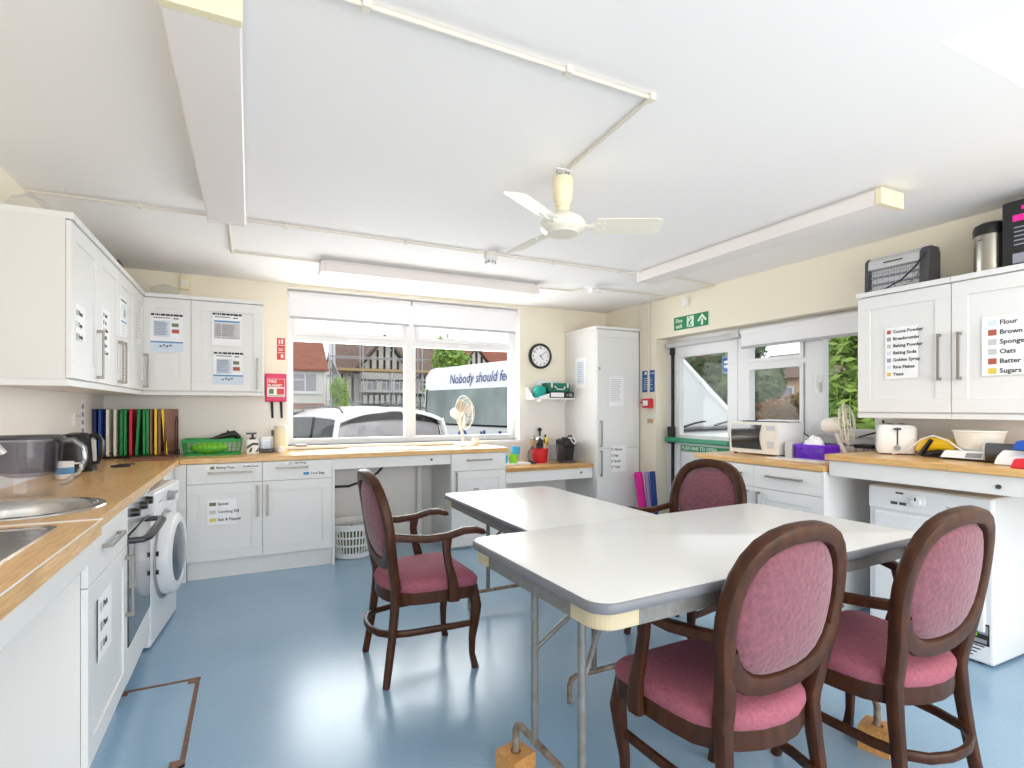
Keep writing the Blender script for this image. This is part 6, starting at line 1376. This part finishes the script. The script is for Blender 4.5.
b = MB(); b.loft([[(23.7, y, 3.5), (26.2, y, 5.7), (28.7, y, 3.5)] for y in (24.6, 31.4)]); b.build('roof', 'rooforange', h5, smooth=False)
win(h5, RIGHT(24.0), -28, 1.6, 1.4, 1.3)
t = thing('sign_post', 'grey post with a blue sign outside the exit door', 'sign', (7.3, 6.4, ZG))
b = MB(); b.cyl((7.3, 6.45, ZG), (7.3, 6.45, 2.16), .045, 12); b.build('post', 'ltgrey', t)
Fq = RIGHT(7.25); b = MB(); b.ob(Fq, -6.62, -6.24, 1.90, 2.16, 0, .012); b.mi = 1; b.ob(Fq, -6.63, -6.23, 1.89, 2.17, -.006, .004); b.ob(Fq, -6.58, -6.32, 1.98, 2.02, .012, .014); b.ob(Fq, -6.58, -6.38, 2.06, 2.10, .012, .014); b.build('panel', ['signblue', 'paper'], t, smooth=False)

# ------------------------------------------------------------------ light, sky and camera
w = bpy.data.worlds.new('overcast sky'); bpy.context.scene.world = w; w.use_nodes = True
nt = w.node_tree; bg = nt.nodes['Background']
tc = nt.nodes.new('ShaderNodeTexCoord'); nz = nt.nodes.new('ShaderNodeTexNoise'); nz.inputs['Scale'].default_value = 2.2; nz.inputs['Detail'].default_value = 5
rp = nt.nodes.new('ShaderNodeValToRGB'); rp.color_ramp.elements[0].position = .3; rp.color_ramp.elements[0].color = (.86, .92, 1, 1); rp.color_ramp.elements[1].position = .6; rp.color_ramp.elements[1].color = (1, 1, 1, 1)
nt.links.new(tc.outputs['Generated'], nz.inputs['Vector']); nt.links.new(nz.outputs['Fac'], rp.inputs[0]); nt.links.new(rp.outputs[0], bg.inputs['Color'])
bg.inputs['Strength'].default_value = SKY
def area(name, loc, rot, sx, sy, power, col=(1, 1, 1)):
    l = bpy.data.lights.new(name, 'AREA'); l.shape = 'RECTANGLE'; l.size = sx; l.size_y = sy; l.energy = power; l.color = col
    o = bpy.data.objects.new(name, l); C.objects.link(o); o.location = loc; o.rotation_euler = rot; return o
area('skylight_daylight', ((SX0 + SX1) / 2, (SY0 + SY1) / 2, ZC + .5), (0, 0, 0), SX1 - SX0 - .02, SY1 - SY0 - .02, P_SKY, (1, 1, 1))
area('added_rear_fill', ((XL + XR) / 2, YR - .25, 1.3), (PI / 2 + .5, 0, 0), 4.6, 2.0, P_REAR, (1, .99, .97))  # unseen lamp added behind the camera, tilted up to brighten the ceiling
area('window_daylight', ((WX0 + WX1) / 2, YB + .45, 1.6), (-PI / 2 - .45, 0, 0), 2.3, 1.4, P_WIN, (1, 1, 1))
cam = bpy.data.cameras.new('camera'); co = bpy.data.objects.new('camera', cam); C.objects.link(co); bpy.context.scene.camera = co
co.location = (0, 0, 1.3); th = math.atan(262 / 535)
co.rotation_euler = (PI / 2, 0, -th)
cam.sensor_width = 36; cam.lens = 535 / 1024 * 36; cam.shift_y = (408 - 384) / 1024; cam.shift_x = 0; cam.clip_start = .05; cam.clip_end = 300
sc = bpy.context.scene
sc.view_settings.view_transform = 'Standard'; sc.view_settings.look = 'None'; sc.view_settings.gamma = 1; sc.view_settings.exposure = EXPO
sc.view_settings.use_curve_mapping = False
sc.cycles.use_denoising = True
sc.cycles.max_bounces = 8; sc.cycles.diffuse_bounces = 5; sc.cycles.glossy_bounces = 4; sc.cycles.transparent_max_bounces = 16
sc.cycles.caustics_reflective = False; sc.cycles.caustics_refractive = False
sc.cycles.sample_clamp_indirect = 6
